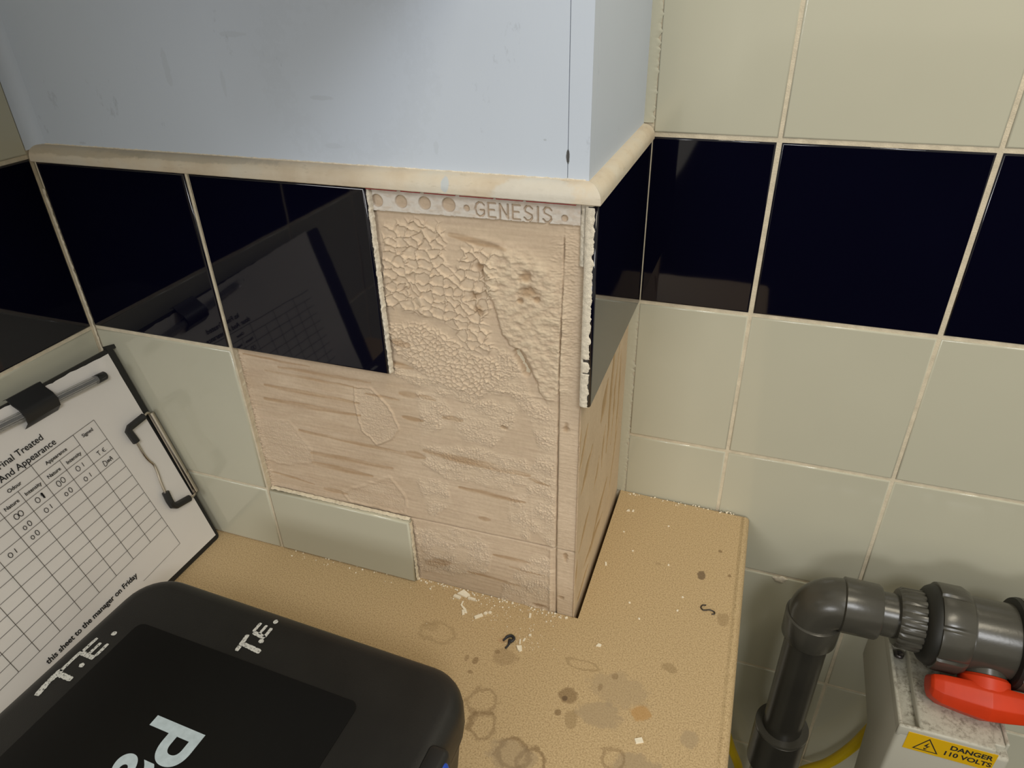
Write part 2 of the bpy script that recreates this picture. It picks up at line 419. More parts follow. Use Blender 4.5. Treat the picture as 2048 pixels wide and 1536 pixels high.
# ------------------------------------------------------------------ tiles
Yb = 192.6                  # face of the tiles on the back wall
tile_cache = {}
trand = random.Random(3)
def tile(parent, corner, u, v, n, su, sv, mat, th=7.0, jitter=0.10, name='tile'):
    """corner: lower-left corner of the glazed face (mm); u, v in-plane axes; n outward"""
    key = (round(su, 1), round(sv, 1), mat, th)
    if key not in tile_cache:
        bm = bmesh.new(); add_box(bm, 0, su, 0, sv, -th, 0)
        es = [e for e in bm.edges if all(x.co.z > -0.1 for x in e.verts)]
        bmesh.ops.bevel(bm, geom=es, offset=1.5, segments=3, profile=0.5, affect='EDGES')
        es = [e for e in bm.edges if abs((e.verts[0].co-e.verts[1].co).z) > 2]
        bmesh.ops.scale(bm, vec=(MM,)*3, verts=bm.verts)
        me = bpy.data.meshes.new('tile'); bm.to_mesh(me); bm.free(); me.materials.append(M[mat])
        me.polygons.foreach_set('use_smooth', [abs(p.normal.z) < 0.999 for p in me.polygons])
        tile_cache[key] = me
    o = bpy.data.objects.new(name, tile_cache[key]); COL.objects.link(o); o.parent = parent
    u, v, n = Vector(u), Vector(v), Vector(n); c = Vector(corner)*MM
    m = Matrix(((u.x, v.x, n.x, c.x), (u.y, v.y, n.y, c.y), (u.z, v.z, n.z, c.z), (0, 0, 0, 1)))
    j = math.radians(jitter)
    mid = Matrix.Translation(Vector((su/2, sv/2, 0))*MM)
    rot = Matrix.Rotation(trand.uniform(-j, j), 4, 'X') @ Matrix.Rotation(trand.uniform(-j, j), 4, 'Y')
    o.matrix_basis = m @ mid @ rot @ mid.inverted()
    return o
X, Y, Z = (1, 0, 0), (0, 1, 0), (0, 0, 1)
ROWS = [(-525, -375, 'tile'), (-375, -225, 'tile'), (-225, -75, 'tile'), (-75, 75, 'tile'), (75, 225, 'tile'), (225, 375, 'navy'), (375, 525, 'tile'), (525, 675, 'tile')]

# back wall
wall_back = structure(box('wall_back', (-10, 760, Yb+1.1, Yb+60, -900, 700), 'grout'), 'cream glazed tiled wall with a navy tile band')
edges = [8.5] + [106.7+150*k for k in range(0, 5)]
for (z0, z1, mt) in ROWS:
    for x0, x1 in zip(edges, edges[1:]):
        if z1 <= 0 and x1 < 140: continue
        g = 1.9 if mt == 'navy' else 1.5
        tile(wall_back, (x0+(g if x0 > 9 else 0), Yb, z0+g), X, Z, (0, -1, 0), x1-x0-(2*g if x0 > 9 else g), z1-z0-2*g, mt)
# left wall
wall_left = structure(box('wall_left', (-520, -451.1, -760, Yb+60, -900, 700), 'grout'), 'cream glazed tiled wall with navy band behind the clipboard')
for (z0, z1, mt) in ROWS[3:]:
    for y0, y1 in [(-1, -150), (-150, -300), (-300, -450), (-450, -600)]:
        tile(wall_left, (-450, y1+1.5, z0+1.5), Y, Z, X, y0-y1-(3 if y0 < -2 else 2.5), z1-z0-3, mt)
# NB: tile's local frame on the left wall: u = +Y, v = +Z, n = +X

floor = structure(box('floor', (-520, 9000, -16000, Yb+60, -920, -900), 'floor'), 'dark floor below the worktop')

# ------------------------------------------------------------------ the boxing (pipe duct) in the corner
boxing = structure(box('wall_boxing', (-449.5, -2.5, 10.5, Yb+0.5, -40, 699), 'grout'), 'pale painted corner boxing with navy and cream tiles, part stripped')
box('painted_panel', (-450, -13.75, 8, 20, 371.5, 700), 'paint', boxing)
box('panel_edge', (-13.45, 0, 8, 20, 371.5, 700), 'paint', boxing, bev=0.15, seg=1)
box('side_panel', (-12, -0.02, 20.1, Yb+0.9, 371.5, 700), 'paint', boxing)
box('grout_bed', (-450, -299.5, 1.2, 10.6, 0.3, 371), 'grout', boxing)
box('grout_bed', (-300, -153, 2.0, 10.6, 228, 370.5), 'grout', boxing)
box('grout_bed', (-300, -153, 2.0, 10.6, 0.3, 71), 'grout', boxing)
box('grout_bed', (-1.5, 2.0, 9.5, Yb, 228, 370.5), 'grout', boxing)
FN = (0, -1, 0)
tile(boxing, (-448, 0, 226.7), X, Z, FN, 146.2, 144.0, 'navy')
tile(boxing, (-298.1, 0, 226.7), X, Z, FN, 146.3, 144.0, 'navy', jitter=0.02)
tile(boxing, (-448, 0, 76.3), X, Z, FN, 146.6, 147.2, 'tile')
tile(boxing, (-448, 0, 1.0), X, Z, FN, 146.6, 72.8, 'tile')
tile(boxing, (-298.4, 0, 1.0), X, Z, FN, 146.6, 72.5, 'tile')
tile(boxing, (8.2, 1.2, 226.3), Y, Z, X, Yb-2.6, 144.5, 'navy', th=6.4, jitter=0.0)

# stripped area: bare board with the old adhesive, a relief built from the marks the tiles left
STEP = 0.5
gx = np.arange(-301, 0.01, STEP); gz = np.arange(-1, 371.6, STEP)
PX, PZ = np.meshgrid(gx, gz)
WX = PX + 2.2*fbm(PX/9, PZ/9, 3); WZ = PZ + 2.2*fbm(PX/9+40, PZ/9+11, 3)
SX = PX + 0.8*fbm(PX/3, PZ/3, 2); SZ = PZ + 0.8*fbm(PX/3+9, PZ/3+5, 2)
def region(poly, k=3, warp=True): return blur(inpoly(WX if warp else PX, WZ if warp else PZ, poly), k)
H = 1.0 + 0.22*fbm(PX/60, PZ/40, 3) + 0.10*fbm(PX/35, PZ/2.6, 3) + 0.03*fbm(PX/1.5, PZ/1.5, 2)
big = region([(-144, 344), (-120, 351), (-98, 349), (-100, 322), (-93, 311), (-84, 336), (-62, 334), (-60, 312), (-72, 280), (-63, 255), (-85, 253), (-99, 275), (-127, 280), (-151, 282), (-149, 310)], 4)
mid = region([(-154, 266), (-120, 272), (-99, 263), (-78, 250), (-64, 252), (-58, 235), (-79, 215), (-104, 219), (-124, 227), (-146, 243)], 4)
edge_thick = [(-72, 324), (-55, 336), (-33, 330), (-19, 319), (-12, 289), (-12, 231), (-27, 220), (-33, 234), (-39, 248), (-44, 260), (-54, 263), (-60, 273), (-64, 290), (-70, 306)]
ext = [(-72, 326), (-40, 352), (-6, 345), (-6, 225), (-20, 212), (-31, 228), (-33, 234), (-39, 248), (-44, 260), (-54, 263), (-60, 273), (-64, 290), (-70, 306)]
thick = np.clip(blur(inpoly(WX, WZ, edge_thick), 12)*1.35, 0, 1)*blur(inpoly(SX, SZ, ext), 1)
fine = np.zeros_like(PX)
for p in ([(-132, 210), (-113, 213), (-103, 196), (-107, 181), (-132, 168)], [(-99, 199), (-75, 213), (-47, 214), (-53, 194), (-71, 169), (-94, 172), (-104, 179)],
          [(-61, 262), (-46, 252), (-39, 224), (-18, 212), (-19, 77), (-40, 91), (-42, 144), (-31, 176), (-39, 202), (-55, 221), (-79, 217)],
          [(-133, 158), (-81, 167), (-44, 163), (-31, 146), (-48, 137), (-110, 127), (-133, 138)], [(-141, 122), (-113, 125), (-110, 100), (-133, 80)],
          [(-150, 62), (-105, 74), (-75, 66), (-79, 30), (-119, 13), (-150, 9)], [(-65, 18), (-36, 66), (-21, 64), (-20, -6), (-70, -3)],
          [(-154, 232), (-110, 222), (-78, 214), (-80, 208), (-118, 212), (-150, 222)], [(-60, 120), (-42, 130), (-40, 80), (-56, 84)],
          [(-126, 150), (-60, 140), (-52, 128), (-90, 130)]):
    fine = np.maximum(fine, region(p, 3))
drop = region([(-189, 204), (-175, 206), (-159, 190), (-153, 170), (-163, 157), (-176, 150), (-189, 162), (-192, 181)], 2)
dropl = region([(-297, 153), (-263, 156), (-246, 130), (-248, 113), (-284, 104), (-307, 114)], 3)
tri = region([(-220, 86), (-168, 117), (-154, 94), (-157, 78), (-214, 77)], 3)
def rim(m, w=0.5): return np.clip(1-np.abs(m-0.5)*2, 0, 1)**w
# pulled-off adhesive leaves a net of ridges round flat cells
f1, f2 = worley(WX/8.6 + 0.25*perlin(PX/5, PZ/5), WZ/6.6 + 0.25*perlin(PX/5+7, PZ/5))
net_big = np.exp(-((f2-f1)/0.10)**2); H += big*(0.25 + 1.3*net_big - 0.35*f1)
f1, f2 = worley(WX/4.6, WZ/3.3); net_mid = np.exp(-((f2-f1)/0.14)**2); H += mid*(0.15 + 1.0*net_mid)
f1, f2 = worley(SX/2.9, SZ/1.9); net_f = np.exp(-((f2-f1)/0.22)**2)
worm = np.clip(1-np.abs(perlin(SX/2.4+3, SZ/1.7))*5, 0, 1)
patchy = np.clip(0.55+1.2*fbm(PX/16, PZ/12, 2), 0.1, 1.1)
H += fine*(0.08 + (0.30*net_f + 0.60*worm)*patchy)
H += drop*(0.25*worm+0.1) + 0.45*rim(drop) + dropl*(0.10+0.22*worm) + 0.12*rim(dropl) + tri*(0.05+0.18*worm) + 0.3*rim(tri)
rough = fbm(PX/7, PZ/5, 5)
H += thick*(0.95 + 0.6*rough + 0.20*np.abs(fbm(PX/3, PZ/1.6, 3)))
# arc swept by the trowel above the thick patch
arc = np.hypot(PX+72, (PZ-318)*1.05); H += 0.35*np.exp(-((arc-24)/2.5)**2)*(PZ > 318)*(PX < -50)
# long crack at the left edge of the thick patch, and the deep gouge under it
crack = np.full(PX.shape, 99.0)
for p, q in zip([(-72, 318), (-70, 306), (-64, 290), (-60, 273), (-54, 263), (-44, 260), (-39, 248)], [(-70, 306), (-64, 290), (-60, 273), (-54, 263), (-44, 260), (-39, 248), (-33, 234)]):
    crack = np.minimum(crack, segd(SX, SZ, p, q)[0])
H -= 0.9*np.exp(-(crack/0.9)**2)
gouge, _ = segd(SX, SZ, (-48, 258), (-41, 243)); gm = np.exp(-(gouge/3.0)**4); H -= 1.0*gm
# right-hand corner strip: drawn sideways, rough at the top
strip = np.clip((PX+17)/3, 0, 1); H += strip*(0.22*np.abs(fbm(PX/9, PZ/0.9, 3)) + 0.5*np.clip((PZ-215)/60, 0, 1)*np.abs(fbm(PX/5, PZ/2.0, 4)))
shoulder = np.clip((PX+30)/10, 0, 1)*np.clip((PZ-215)/40, 0, 1)*np.clip((352-PZ)/10, 0, 1); H += shoulder*0.5*np.abs(fbm(PX/6+3, PZ/2.2, 4))
vert = np.exp(-((PX+24)/4)**2)*np.clip((222-PZ)/20, 0, 1); H += vert*0.35*np.abs(fbm(PX/1.6, PZ/6, 3))
# trowel streaks worn down to the brown board
streaks = [((-280, 190), (-187, 189), 2.0), ((-284, 175.5), (-189, 176), 2.2), ((-254, 148), (-141, 145), 1.9), ((-245, 125.5), (-165, 126), 2.6), ((-247, 113.5), (-186, 113), 2.8),
           ((-262, 210.5), (-174, 211), 1.6), ((-240, 85), (-216, 85), 2.4), ((-131, 207), (-117, 205), 1.8), ((-131, 153), (-40, 149), 3.2), ((-102, 121), (-44, 120), 2.2),
           ((-85, 92.5), (-76, 92), 2.2), ((-73, 52.5), (-40, 53.6), 2.0), ((-149, 253), (-134, 251), 2.6), ((-154, 233), (-134, 231), 2.4), ((-95, 341), (-55, 335), 2.2),
           ((-110, 190), (-95, 191), 2.6), ((-276, 205), (-185, 204), 1.2), ((-148, 206), (-132, 206), 2.6), ((-148, 183), (-130, 183), 2.0), ((-148, 147), (-132, 146), 3.4), ((-40, 146), (-24, 143), 1.4), ((-295, 218), (-230, 216), 1.0),
           ((-60, 43), (-30, 42), 1.2), ((-100, 24), (-50, 22), 1.6), ((-140, 22), (-118, 30), 5.0), ((-295, 92), (-250, 88), 1.2), ((-180, 200), (-150, 199), 1.2)]
brown = np.zeros_like(PX)
KX = PX+1.5*fbm(PX/30, PZ/8, 2); KZ = PZ+0.8*fbm(PX/22, PZ/22, 2); KN = np.clip(0.75+0.8*fbm(PX/40, PZ/3, 3), 0, 1)
for p, q, wd in streaks:
    d, t = segd(KX, KZ, p, q); wd *= 1.25
    taper = 0.35+0.65*np.sin(np.pi*np.clip(t*0.85+0.12, 0, 1))
    brown = np.maximum(brown, np.clip(1.25-(d/(wd*taper))**2, 0, 1)*KN)
H -= 0.10*brown*(1-0.7*np.maximum(big, thick))
bare = np.maximum(gm*0.8, 0)
for (c, r) in (((-41, 317), (6, 5)), ((-39, 306), (8, 6)), ((-45, 300), (3, 3)), ((-74, 320), (4, 4)), ((-79, 299), (5, 4)), ((-76, 288), (5, 5)), ((-60, 191), (4, 2.5)), ((-33, 302), (3, 3)), ((-11, 200), (3, 5)), ((-9, 69), (2.5, 6)), ((-12, 20), (3, 3)), ((-32, 3), (9, 3))):
    m = np.clip(1.5-1.5*np.hypot((SX-c[0])/r[0], (SZ-c[1])/r[1])-0.5*rough, 0, 1); bare = np.maximum(bare, m)
H -= 0.7*bare
# open joints of the boards: side board edge, and the row line
lx = np.interp(PZ, [-10, 75, 240, 290, 345, 372], [-16.5, -17.2, -16.8, -15.6, -14.8, -14.4]) + 0.25*perlin(PZ/9, PZ*0+3)
open_j = np.clip(np.interp(PZ, [-5, 215, 235, 345, 352], [1, 1, 0.55, 0.45, 0.1]) + 0.6*perlin(PZ/14, PZ*0+0.5)*(PZ > 215), 0, 1)
jv = np.exp(-((PX-lx)/0.42)**2)*open_j
jh = np.exp(-((PZ-(74.6+0.02*(PX+150)+0.3*perlin(PX/10, PX*0)))/0.45)**2)*(PX < -0.5)*np.clip((PX+215)/60, 0, 1)
jh2 = 0.35*np.exp(-((PZ-223.8-0.4*perlin(PX/8, PX*0+2))/0.8)**2)*(PX > -150)*(PX < -20)
H -= 3.2*jv + 2.4*jh; H += 0.8*jh2
H += 0.5*np.exp(-((PX+22)/1.2)**2)*(PZ < 75) + 0.35*np.exp(-((PX+149)/2.0)**2)*(PZ < 72)*worm
# left edge where the missing cream tile's joint was
el = np.clip(1-(PX+299)/5, 0, 1)*(PZ < 226); H += el*(0.8*worm+0.2)
base = np.array([0.545, 0.420, 0.300]); pale = np.array([0.60, 0.475, 0.345]); brn = np.array([0.385, 0.255, 0.150]); pink = np.array([0.47, 0.345, 0.25])
T = base + 0.05*fbm(PX/70, PZ/50, 3)[..., None]*np.array([1, .85, .7])
def over(T, m, c): m = np.clip(m, 0, 1)[..., None]; return T*(1-m)+c*m
T = over(T, 0.55*np.clip(fbm(PX/45, PZ/4, 3)+0.15, 0, 1)*(1-strip), pink)
T = over(T, 0.5*np.maximum.reduce([big, mid, 0.8*fine]), pale)
T = over(T, 0.45*thick*np.clip(0.5+rough, 0, 1), np.array([0.66, 0.55, 0.40]))
wash = np.clip((-128-PX)/30, 0, 1)*np.clip((230-PZ)/20, 0, 1)*np.clip(0.55+0.9*fbm(PX/40, PZ/9, 3), 0.15, 1)
T = over(T, 0.42*wash*(1-0.7*np.maximum(drop, dropl)), np.array([0.41, 0.285, 0.185]))
T = over(T, 0.92*brown*(1-0.6*big), brn); T = over(T, 0.85*bare, brn*0.9)
T = over(T, 0.6*(jv+jh), brn*0.4)
keepv = ~((PX < -152) & (PZ > 227)); keep = keepv[:-1, :-1] & keepv[1:, 1:]
T *= np.array([1.06, 1.10, 1.13])
P = np.stack([PX, 9.2 - 1.9*(H-0.2) , PZ], -1)
grid_obj('adhesive_relief', P, keep, T, 'adhesive', boxing)['label'] = 'stripped tan tile adhesive with cracked ridges'

# side face below the last navy tile
sy = np.arange(6.0, Yb+0.6, 0.8); sz = np.arange(-40, 227, 0.8)
QY, QZ = np.meshgrid(sy, sz)
K = 0.6 + 0.2*fbm(QY/40, QZ/30, 3) + 0.12*fbm(QY/4, QZ/30, 3) + 0.05*fbm(QY/2, QZ/2, 2)
sbr = np.zeros_like(QY)
UY = QY+4*fbm(QY/30, QZ/30, 3); UZ = QZ+3*fbm(QY/20, QZ/20, 3)
for p, q, wd in [((128, 225), (119, 104), 6), ((87, 160), (104, 186), 9), ((34, 186), (13, 160), 5), ((54, 154), (20, 130), 6), ((129, 64), (70, 33), 6), ((150, 200), (137, 100), 4),
                 ((54, 87), (20, 67), 5), ((114, 31), (44, 29), 5), ((164, 190), (160, 90), 4), ((172, 110), (140, 30), 4), ((105, 140), (98, 100), 4), ((84, 120), (70, 96), 4), ((14, 60), (11, 34), 4), ((60, 14), (20, 6), 4), ((12, 196), (9, 175), 4)]:
    d, t = segd(UY, UZ, p, q)
    sbr = np.maximum(sbr, np.clip(2.2-2.2*d/(wd*(0.45+0.75*np.sin(np.pi*np.clip(t, 0.05, 0.95)))), 0, 1))
K -= 0.5*sbr; K += 0.25*rim(blur(sbr, 2))
c1 = np.clip(1-(QY-6)/7, 0, 1); K += c1*0.5*np.abs(fbm(QY/3, QZ/4, 3))
T2 = np.array([0.56, 0.44, 0.30]) + 0.05*fbm(QY/30, QZ/60, 3)[..., None]*np.array([1, .9, .7])
T2 = over(T2, 0.75*sbr, np.array([0.36, 0.23, 0.10]))
grid_obj('side_adhesive', np.stack([K-1.2, QY, QZ], -1)[:, ::1], np.ones((len(sz)-1, len(sy)-1), bool), T2, 'adhesive', boxing)['label'] = 'smeared adhesive with brown bare streaks'

# crumbly grout left on tile edges
def lumpy(name, parent, p0, p1, side, nrm, width, height, seed, step=0.7, gaps=0.0, mat='biscuit'):
    p0, p1, side, nrm = Vector(p0), Vector(p1), Vector(side).normalized(), Vector(nrm).normalized()
    L = (p1-p0).length; n = max(4, int(L/step)); m = 7
    t = np.linspace(0, 1, n); a = np.linspace(0, 1, m); TT, A = np.meshgrid(t, a, indexing='ij')
    s = TT*L
    wdt = width*(1+0.35*fbm(s/5+seed*13, s*0+seed, 3)); hh = height*(1+0.5*fbm(s/3.5+seed, A*3, 3))*np.sin(np.pi*A)**0.5
    if gaps: hh = hh*(fbm(s/9+seed*3, s*0+2.5, 2) > -gaps)
    Pp = np.array(p0) + s[..., None]*np.array((p1-p0).normalized()) + (A*wdt)[..., None]*np.array(side) + (hh-0.3)[..., None]*np.array(nrm)
    return grid_obj(name, Pp, np.ones((n-1, m-1), bool), None, mat, parent)
lumpy('grout_edge', boxing, (-152.6, 4.5, 227), (-152.3, 4.5, 371), (1, 0, 0), (0, -1, 0), 3.2, 3.6, 1)
lumpy('grout_edge', boxing, (-301.6, 6.0, 76), (-301.4, 6.0, 226), (1, 0, 0), (0, -1, 0), 2.2, 4.2, 2, mat='grout')
lumpy('grout_edge', boxing, (-298, 6.0, 73.0), (-152, 6.0, 73.0), (0, 0, 1), (0, -1, 0), 2.6, 3.0, 3, mat='grout')
lumpy('grout_edge', boxing, (-152.2, 5.5, 1), (-152.2, 5.5, 73), (1, 0, 0), (0, -1, 0), 1.6, 3.4, 4, mat='grout')
lumpy('grout_edge', boxing, (0.0, 1.5, 226), (0.0, 1.5, 371), (1, 0, 0), (0, -1, 0), 6.6, 1.3, 5, gaps=0.42)
lumpy('grout_edge', boxing, (-4.5, 7.0, 330), (-4.5, 7.0, 371), (1, 0, 0), (0, -1, 0), 6.0, 3.5, 6)
lumpy('corner_grout', boxing, (-451, -0.6, 226), (-451, -0.6, 350), (1, 0, 0), (0.6, -0.8, 0), 3.6, 1.0, 8, mat='grout')
lumpy('corner_grout', boxing, (-451, -0.6, 1), (-451, -0.6, 226), (1, 0, 0), (0.6, -0.8, 0), 3.2, 0.8, 9, mat='grout')
lumpy('corner_grout', wall_back, (-0.5, Yb-0.2, 384), (-0.5, Yb-0.2, 690), (1, 0, 0), (0, -1, 0), 8.8, 0.35, 10, mat='tile')
lumpy('corner_grout', wall_back, (-1, Yb-0.5, 0), (-1, Yb-0.5, 226), (1, 0, 0), (0, -1, 0), 9.0, 0.3, 11, mat='tile')

# quarter-round tile trims over the tile tops, mitred at the corner, with the perforated fixing leg left bare
def quarter(n=9):
    pts = [(0.0, 12.2), (-0.6, 12.2)]
    for k in range(n):
        t = math.pi/2*k/(n-1); pts.append((-0.6-9.2*math.sin(t), 2.8+9.2*math.cos(t)))
    pts += [(-9.8, 0.6), (-9.2, 0.0), (0.0, 0.0)]
    return pts       # (outward offset is negative, height)
def trim_run(name, horizontal):
    pr_ = quarter(); m = len(pr_); bm = bmesh.new(); rings = []
    if horizontal: ts = np.linspace(-450, 0, 181)
    else: ts = np.linspace(8, Yb, 81)
    for i, t in enumerate(ts):
        ring = []
        for (o, h) in pr_:
            j = 0.22*float(fbm(np.array([t/6.0]), np.array([h/4.0]), 3)[0]) if o < -0.3 else 0
            if horizontal:
                last = i == len(ts)-1
                ring.append(bm.verts.new((t + (-o if last else 0), 8 + o - j, 371.2+h+j)))
            else:
                first = i == 0
                ring.append(bm.verts.new((-o + j, t + (o if first else 0), 371.2+h+j)))
        rings.append(ring)
    for a, b in zip(rings, rings[1:]):
        for k in range(m): bm.faces.new((a[k], a[(k+1) % m], b[(k+1) % m], b[k]))
    bm.faces.new(rings[0]); bm.faces.new(list(reversed(rings[-1])))
    bmesh.ops.recalc_face_normals(bm, faces=bm.faces)
    return structure(bm_obj(name, bm, 'trim'), '')
trim_1 = trim_run('trim_1', True); trim_1['label'] = 'cream quarter-round tile trim along the boxing front'
trim_2 = trim_run('trim_2', False); trim_2['label'] = 'cream quarter-round tile trim on the boxing side'
# bead in the left corner above the trim
bm = bmesh.new()
ring0 = []; ring1 = []
for k in range(7):
    t = math.pi/2*k/6; cx, cy = -450+10.5, 8-10.5
    p = (cx-10.5*math.sin(t), cy+10.5*math.cos(t))
    ring0.append(bm.verts.new((p[0], p[1], 380))); ring1.append(bm.verts.new((p[0], p[1], 700)))
c0 = bm.verts.new((-450.5, 8.5, 380)); c1_ = bm.verts.new((-450.5, 8.5, 700))
for k in range(6): bm.faces.new((ring0[k], ring0[k+1], ring1[k+1], ring1[k]))
bm.faces.new(ring0+[c0]); bm.faces.new(ring1+[c1_])
bmesh.ops.recalc_face_normals(bm, faces=bm.faces)
trim_3 = structure(bm_obj('trim_3', bm, 'paint'), 'painted cove bead in the corner beside the blue-white panel')
lumpy('caulk_line', trim_1, (-440, 8.2, 382.6), (-2, 8.2, 382.6), (0, 0, 1), (0, -1, 0), 1.7, 0.8, 21, mat='biscuit')
# red film edge under the trim
for k, (a, b) in enumerate([(-151, -128), (-125, -111), (-108, -86), (-83, -60), (-58, -40), (-38, -6)]):
    box('red_edge', (a, b, 0.6, 6.5, 370.0, 371.3), 'red', trim_1)
# perforated leg with the maker's stamped letters
lx_ = np.arange(-150.5, -3.5, 0.3); lz_ = np.arange(353.6, 370.6, 0.3)
LX, LZ = np.meshgrid(lx_, lz_)
low = 353.9 + 0.4*np.clip(fbm(LX/6, LX*0, 3), -1, 1) + 0.012*(LX+150)
leg = np.full(LX.shape, 1.9); hole = np.zeros_like(LX)
for (cx, cz, r) in ((-146, 361.3, 4.3), (-127.8, 361.9, 4.4), (-110.4, 362.2, 4.4), (-93, 362.4, 4.7), (-80.3, 361.2, 2.1), (-14.2, 360.0, 2.1)):
    hole = np.maximum(hole, np.clip((r+0.25-np.hypot(LX-cx, LZ-cz))/0.5, 0, 1))
GL = {'G': [[(0.95, .82), (.75, .97), (.45, 1), (.18, .85), (.05, .5), (.18, .15), (.45, 0), (.75, .03), (.95, .2), (.95, .45), (.6, .45)]],
      'E': [[(.9, 1), (.08, 1), (.08, 0), (.9, 0)], [(.08, .52), (.75, .52)]],
      'N': [[(.06, 0), (.06, 1), (.9, 0), (.9, 1)]], 'S': [[(.9, .84), (.65, 1), (.3, 1), (.08, .8), (.15, .6), (.5, .5), (.85, .4), (.92, .2), (.68, 0), (.3, 0), (.05, .17)]], 'I': [[(.5, 0), (.5, 1)]]}
cur = -74.6
for ch, wd in zip('GENESIS', (6.8, 6.0, 6.4, 6.0, 6.0, 2.4, 6.0)):
    for st in GL[ch]:
        for p, q in zip(st, st[1:]):
            d, _ = segd(LX, LZ, (cur+p[0]*wd, 356.6+p[1]*9.2), (cur+q[0]*wd, 356.6+q[1]*9.2))
            hole = np.maximum(hole, np.clip((0.75-d)/0.35, 0, 1))
    cur += wd + 2.1
smear = np.clip(1.9*fbm(LX/8+3, LZ/4, 4)+0.18+0.45*np.clip((LZ-366)/4, 0, 1), 0, 1)*0.8
smear = np.maximum(smear, np.clip((LX+20)/12, 0, 1)*np.clip(0.6+fbm(LX/4, LZ/3, 3), 0, 1))
LH = leg - 2.0*hole + 0.25*smear + 0.04*fbm(LX/2, LZ/2, 2)
lt = np.array([0.66, 0.62, 0.56]) + 0.03*fbm(LX/12, LZ/6, 2)[..., None]
lt = over(lt, 0.6*smear, np.array([0.56, 0.46, 0.36])); lt = over(lt, 0.9*hole, np.array([0.50, 0.39, 0.28]))
kp = (LZ > low); kp = kp[:-1, :-1] & kp[1:, 1:]
LH = np.where(LZ < low+0.5, -1.0, LH)
grid_obj('trim_leg', np.stack([LX, 6.9-LH, LZ], -1), kp, lt, 'adhesive', trim_1)['label'] = 'white perforated leg stamped GENESIS'

# ------------------------------------------------------------------ worktop
def worktop():
    prof_r = 9.0; z1 = 0.0; z0 = -38.0; xr = 140.0
    def outline(ins):   # plan outline with the notch for the boxing
        r = xr-ins
        return [(-450, -440), (r, -440), (r, Yb-ins*0.55-0.4), (3.8, Yb-0.4), (3.8, 7.2), (-450, 7.2)]
    rings = []
    for k in range(7):
        t = math.pi/2*k/6
        rings.append((prof_r*(1-math.sin(t)), z1-prof_r*(1-math.cos(t))))
    rings = [(prof_r*(1-math.sin(math.pi/2*k/6)), -prof_r*(1-math.cos(math.pi/2*k/6))) for k in range(7)]
    rings += [(0, z0+prof_r), (prof_r*0.3, z0+prof_r*0.3), (prof_r, z0)]
    bm = bmesh.new(); R = []
    for ins, z in rings:
        R.append([bm.verts.new((x, y, z)) for x, y in outline(ins)])
    for a, b in zip(R, R[1:]):
        for k in range(6): bm.faces.new((a[k], a[(k+1) % 6], b[(k+1) % 6], b[k]))
    bm.faces.new(R[0]); bm.faces.new(list(reversed(R[-1])))
    bmesh.ops.recalc_face_normals(bm, faces=bm.faces)
    o = bm_obj('worktop', bm, 'worktop')
    o.data.polygons.foreach_set('use_smooth', [abs(p.normal.z) < 0.999 for p in o.data.polygons]); return o
tag(worktop(), 'speckled beige laminate worktop with stains, notched round the boxing', 'worktop')
# made-up shelf out of view, added to shade the upper left of the boxing
sh = empty('shade_shelf', (-217, 8, 555)); tag(sh, 'unseen shelf on two brackets, added to shade the upper left of the boxing', 'shelf')
box('shade_shelf_board', (-400, -34, -300, 7.8, 555, 573), 'paper', sh, bev=1.0)
for xb in (-350, -90):
    bm = bmesh.new(); add_box(bm, xb-8, xb+8, 4.5, 7.8, 573, 690, 0.5, 1); add_box(bm, xb-8, xb+8, -220, 4.4, 573.1, 576, 0.5, 1); bm_obj('shade_shelf_bracket', bm, 'chrome', sh)
# worktop support outside the picture: end panel of the base unit under it
bu = empty('base_unit', (-195, -235, -900)); tag(bu, 'plain base cabinet carrying the beige worktop', 'cabinet')
box('carcass', (-449, 60, -430, -40, -799.5, -38.2), 'enclosure', bu, bev=1)
for ya, yb in ((-428, -236), (-232, -42)):
    dr = box('door', (60.1, 78, ya, yb, -795, -46), 'enclosure', bu, bev=1.5)
    bm = bmesh.new(); yh = yb-28 if ya < -300 else ya+28
    sweep(bm, [(78, yh, -90), (102, yh, -90), (102, yh, -215), (78, yh, -215)], 5, 10); bm_obj('handle', bm, 'chrome', dr)
box('plinth', (-430, 20, -425, -45, -899.8, -800), 'black_plastic', bu, bev=1)

# ------------------------------------------------------------------ clipboard, propped in the corner (local frame: x right, y up the board, z out of the board)
BR = Vector((-371.7, -7.1, 1.5)); TR = Vector((-432.1, -4.0, 208.9))
ey = (TR-BR).normalized(); ex = Vector((0, 1, 0)); ex = (ex - ey*ex.dot(ey)).normalized(); ez = ex.cross(ey)
def board_frame(o, lift=0.0):
    c = (BR + ez*lift)*MM
    o.matrix_world = Matrix(((ex.x, ey.x, ez.x, c.x), (ex.y, ey.y, ez.y, c.y), (ex.z, ey.z, ez.z, c.z), (0, 0, 0, 1)))
    return o
def e_frame(name, lift=0.0):
    o = bpy.data.objects.new(name, None); COL.objects.link(o); o.empty_display_size = 0.02
    return board_frame(o, lift)
def rrect(x0, x1, y0, y1, r, n=6):
    pts = []
    for (cx, cy, a0) in ((x1-r, y1-r, 0), (x0+r, y1-r, 90), (x0+r, y0+r, 180), (x1-r, y0+r, 270)):
        for k in range(n+1):
            t = math.radians(a0+90*k/n); pts.append((cx+r*math.cos(t), cy+r*math.sin(t)))
    return pts
def prism(bm, pts, z0, z1, bev=0):
    a = [bm.verts.new((x, y, z0)) for x, y in pts]; b = [bm.verts.new((x, y, z1)) for x, y in pts]; n = len(pts)
    for k in range(n): bm.faces.new((a[k], a[(k+1) % n], b[(k+1) % n], b[k]))
    bm.faces.new(list(reversed(a))); bm.faces.new(b)
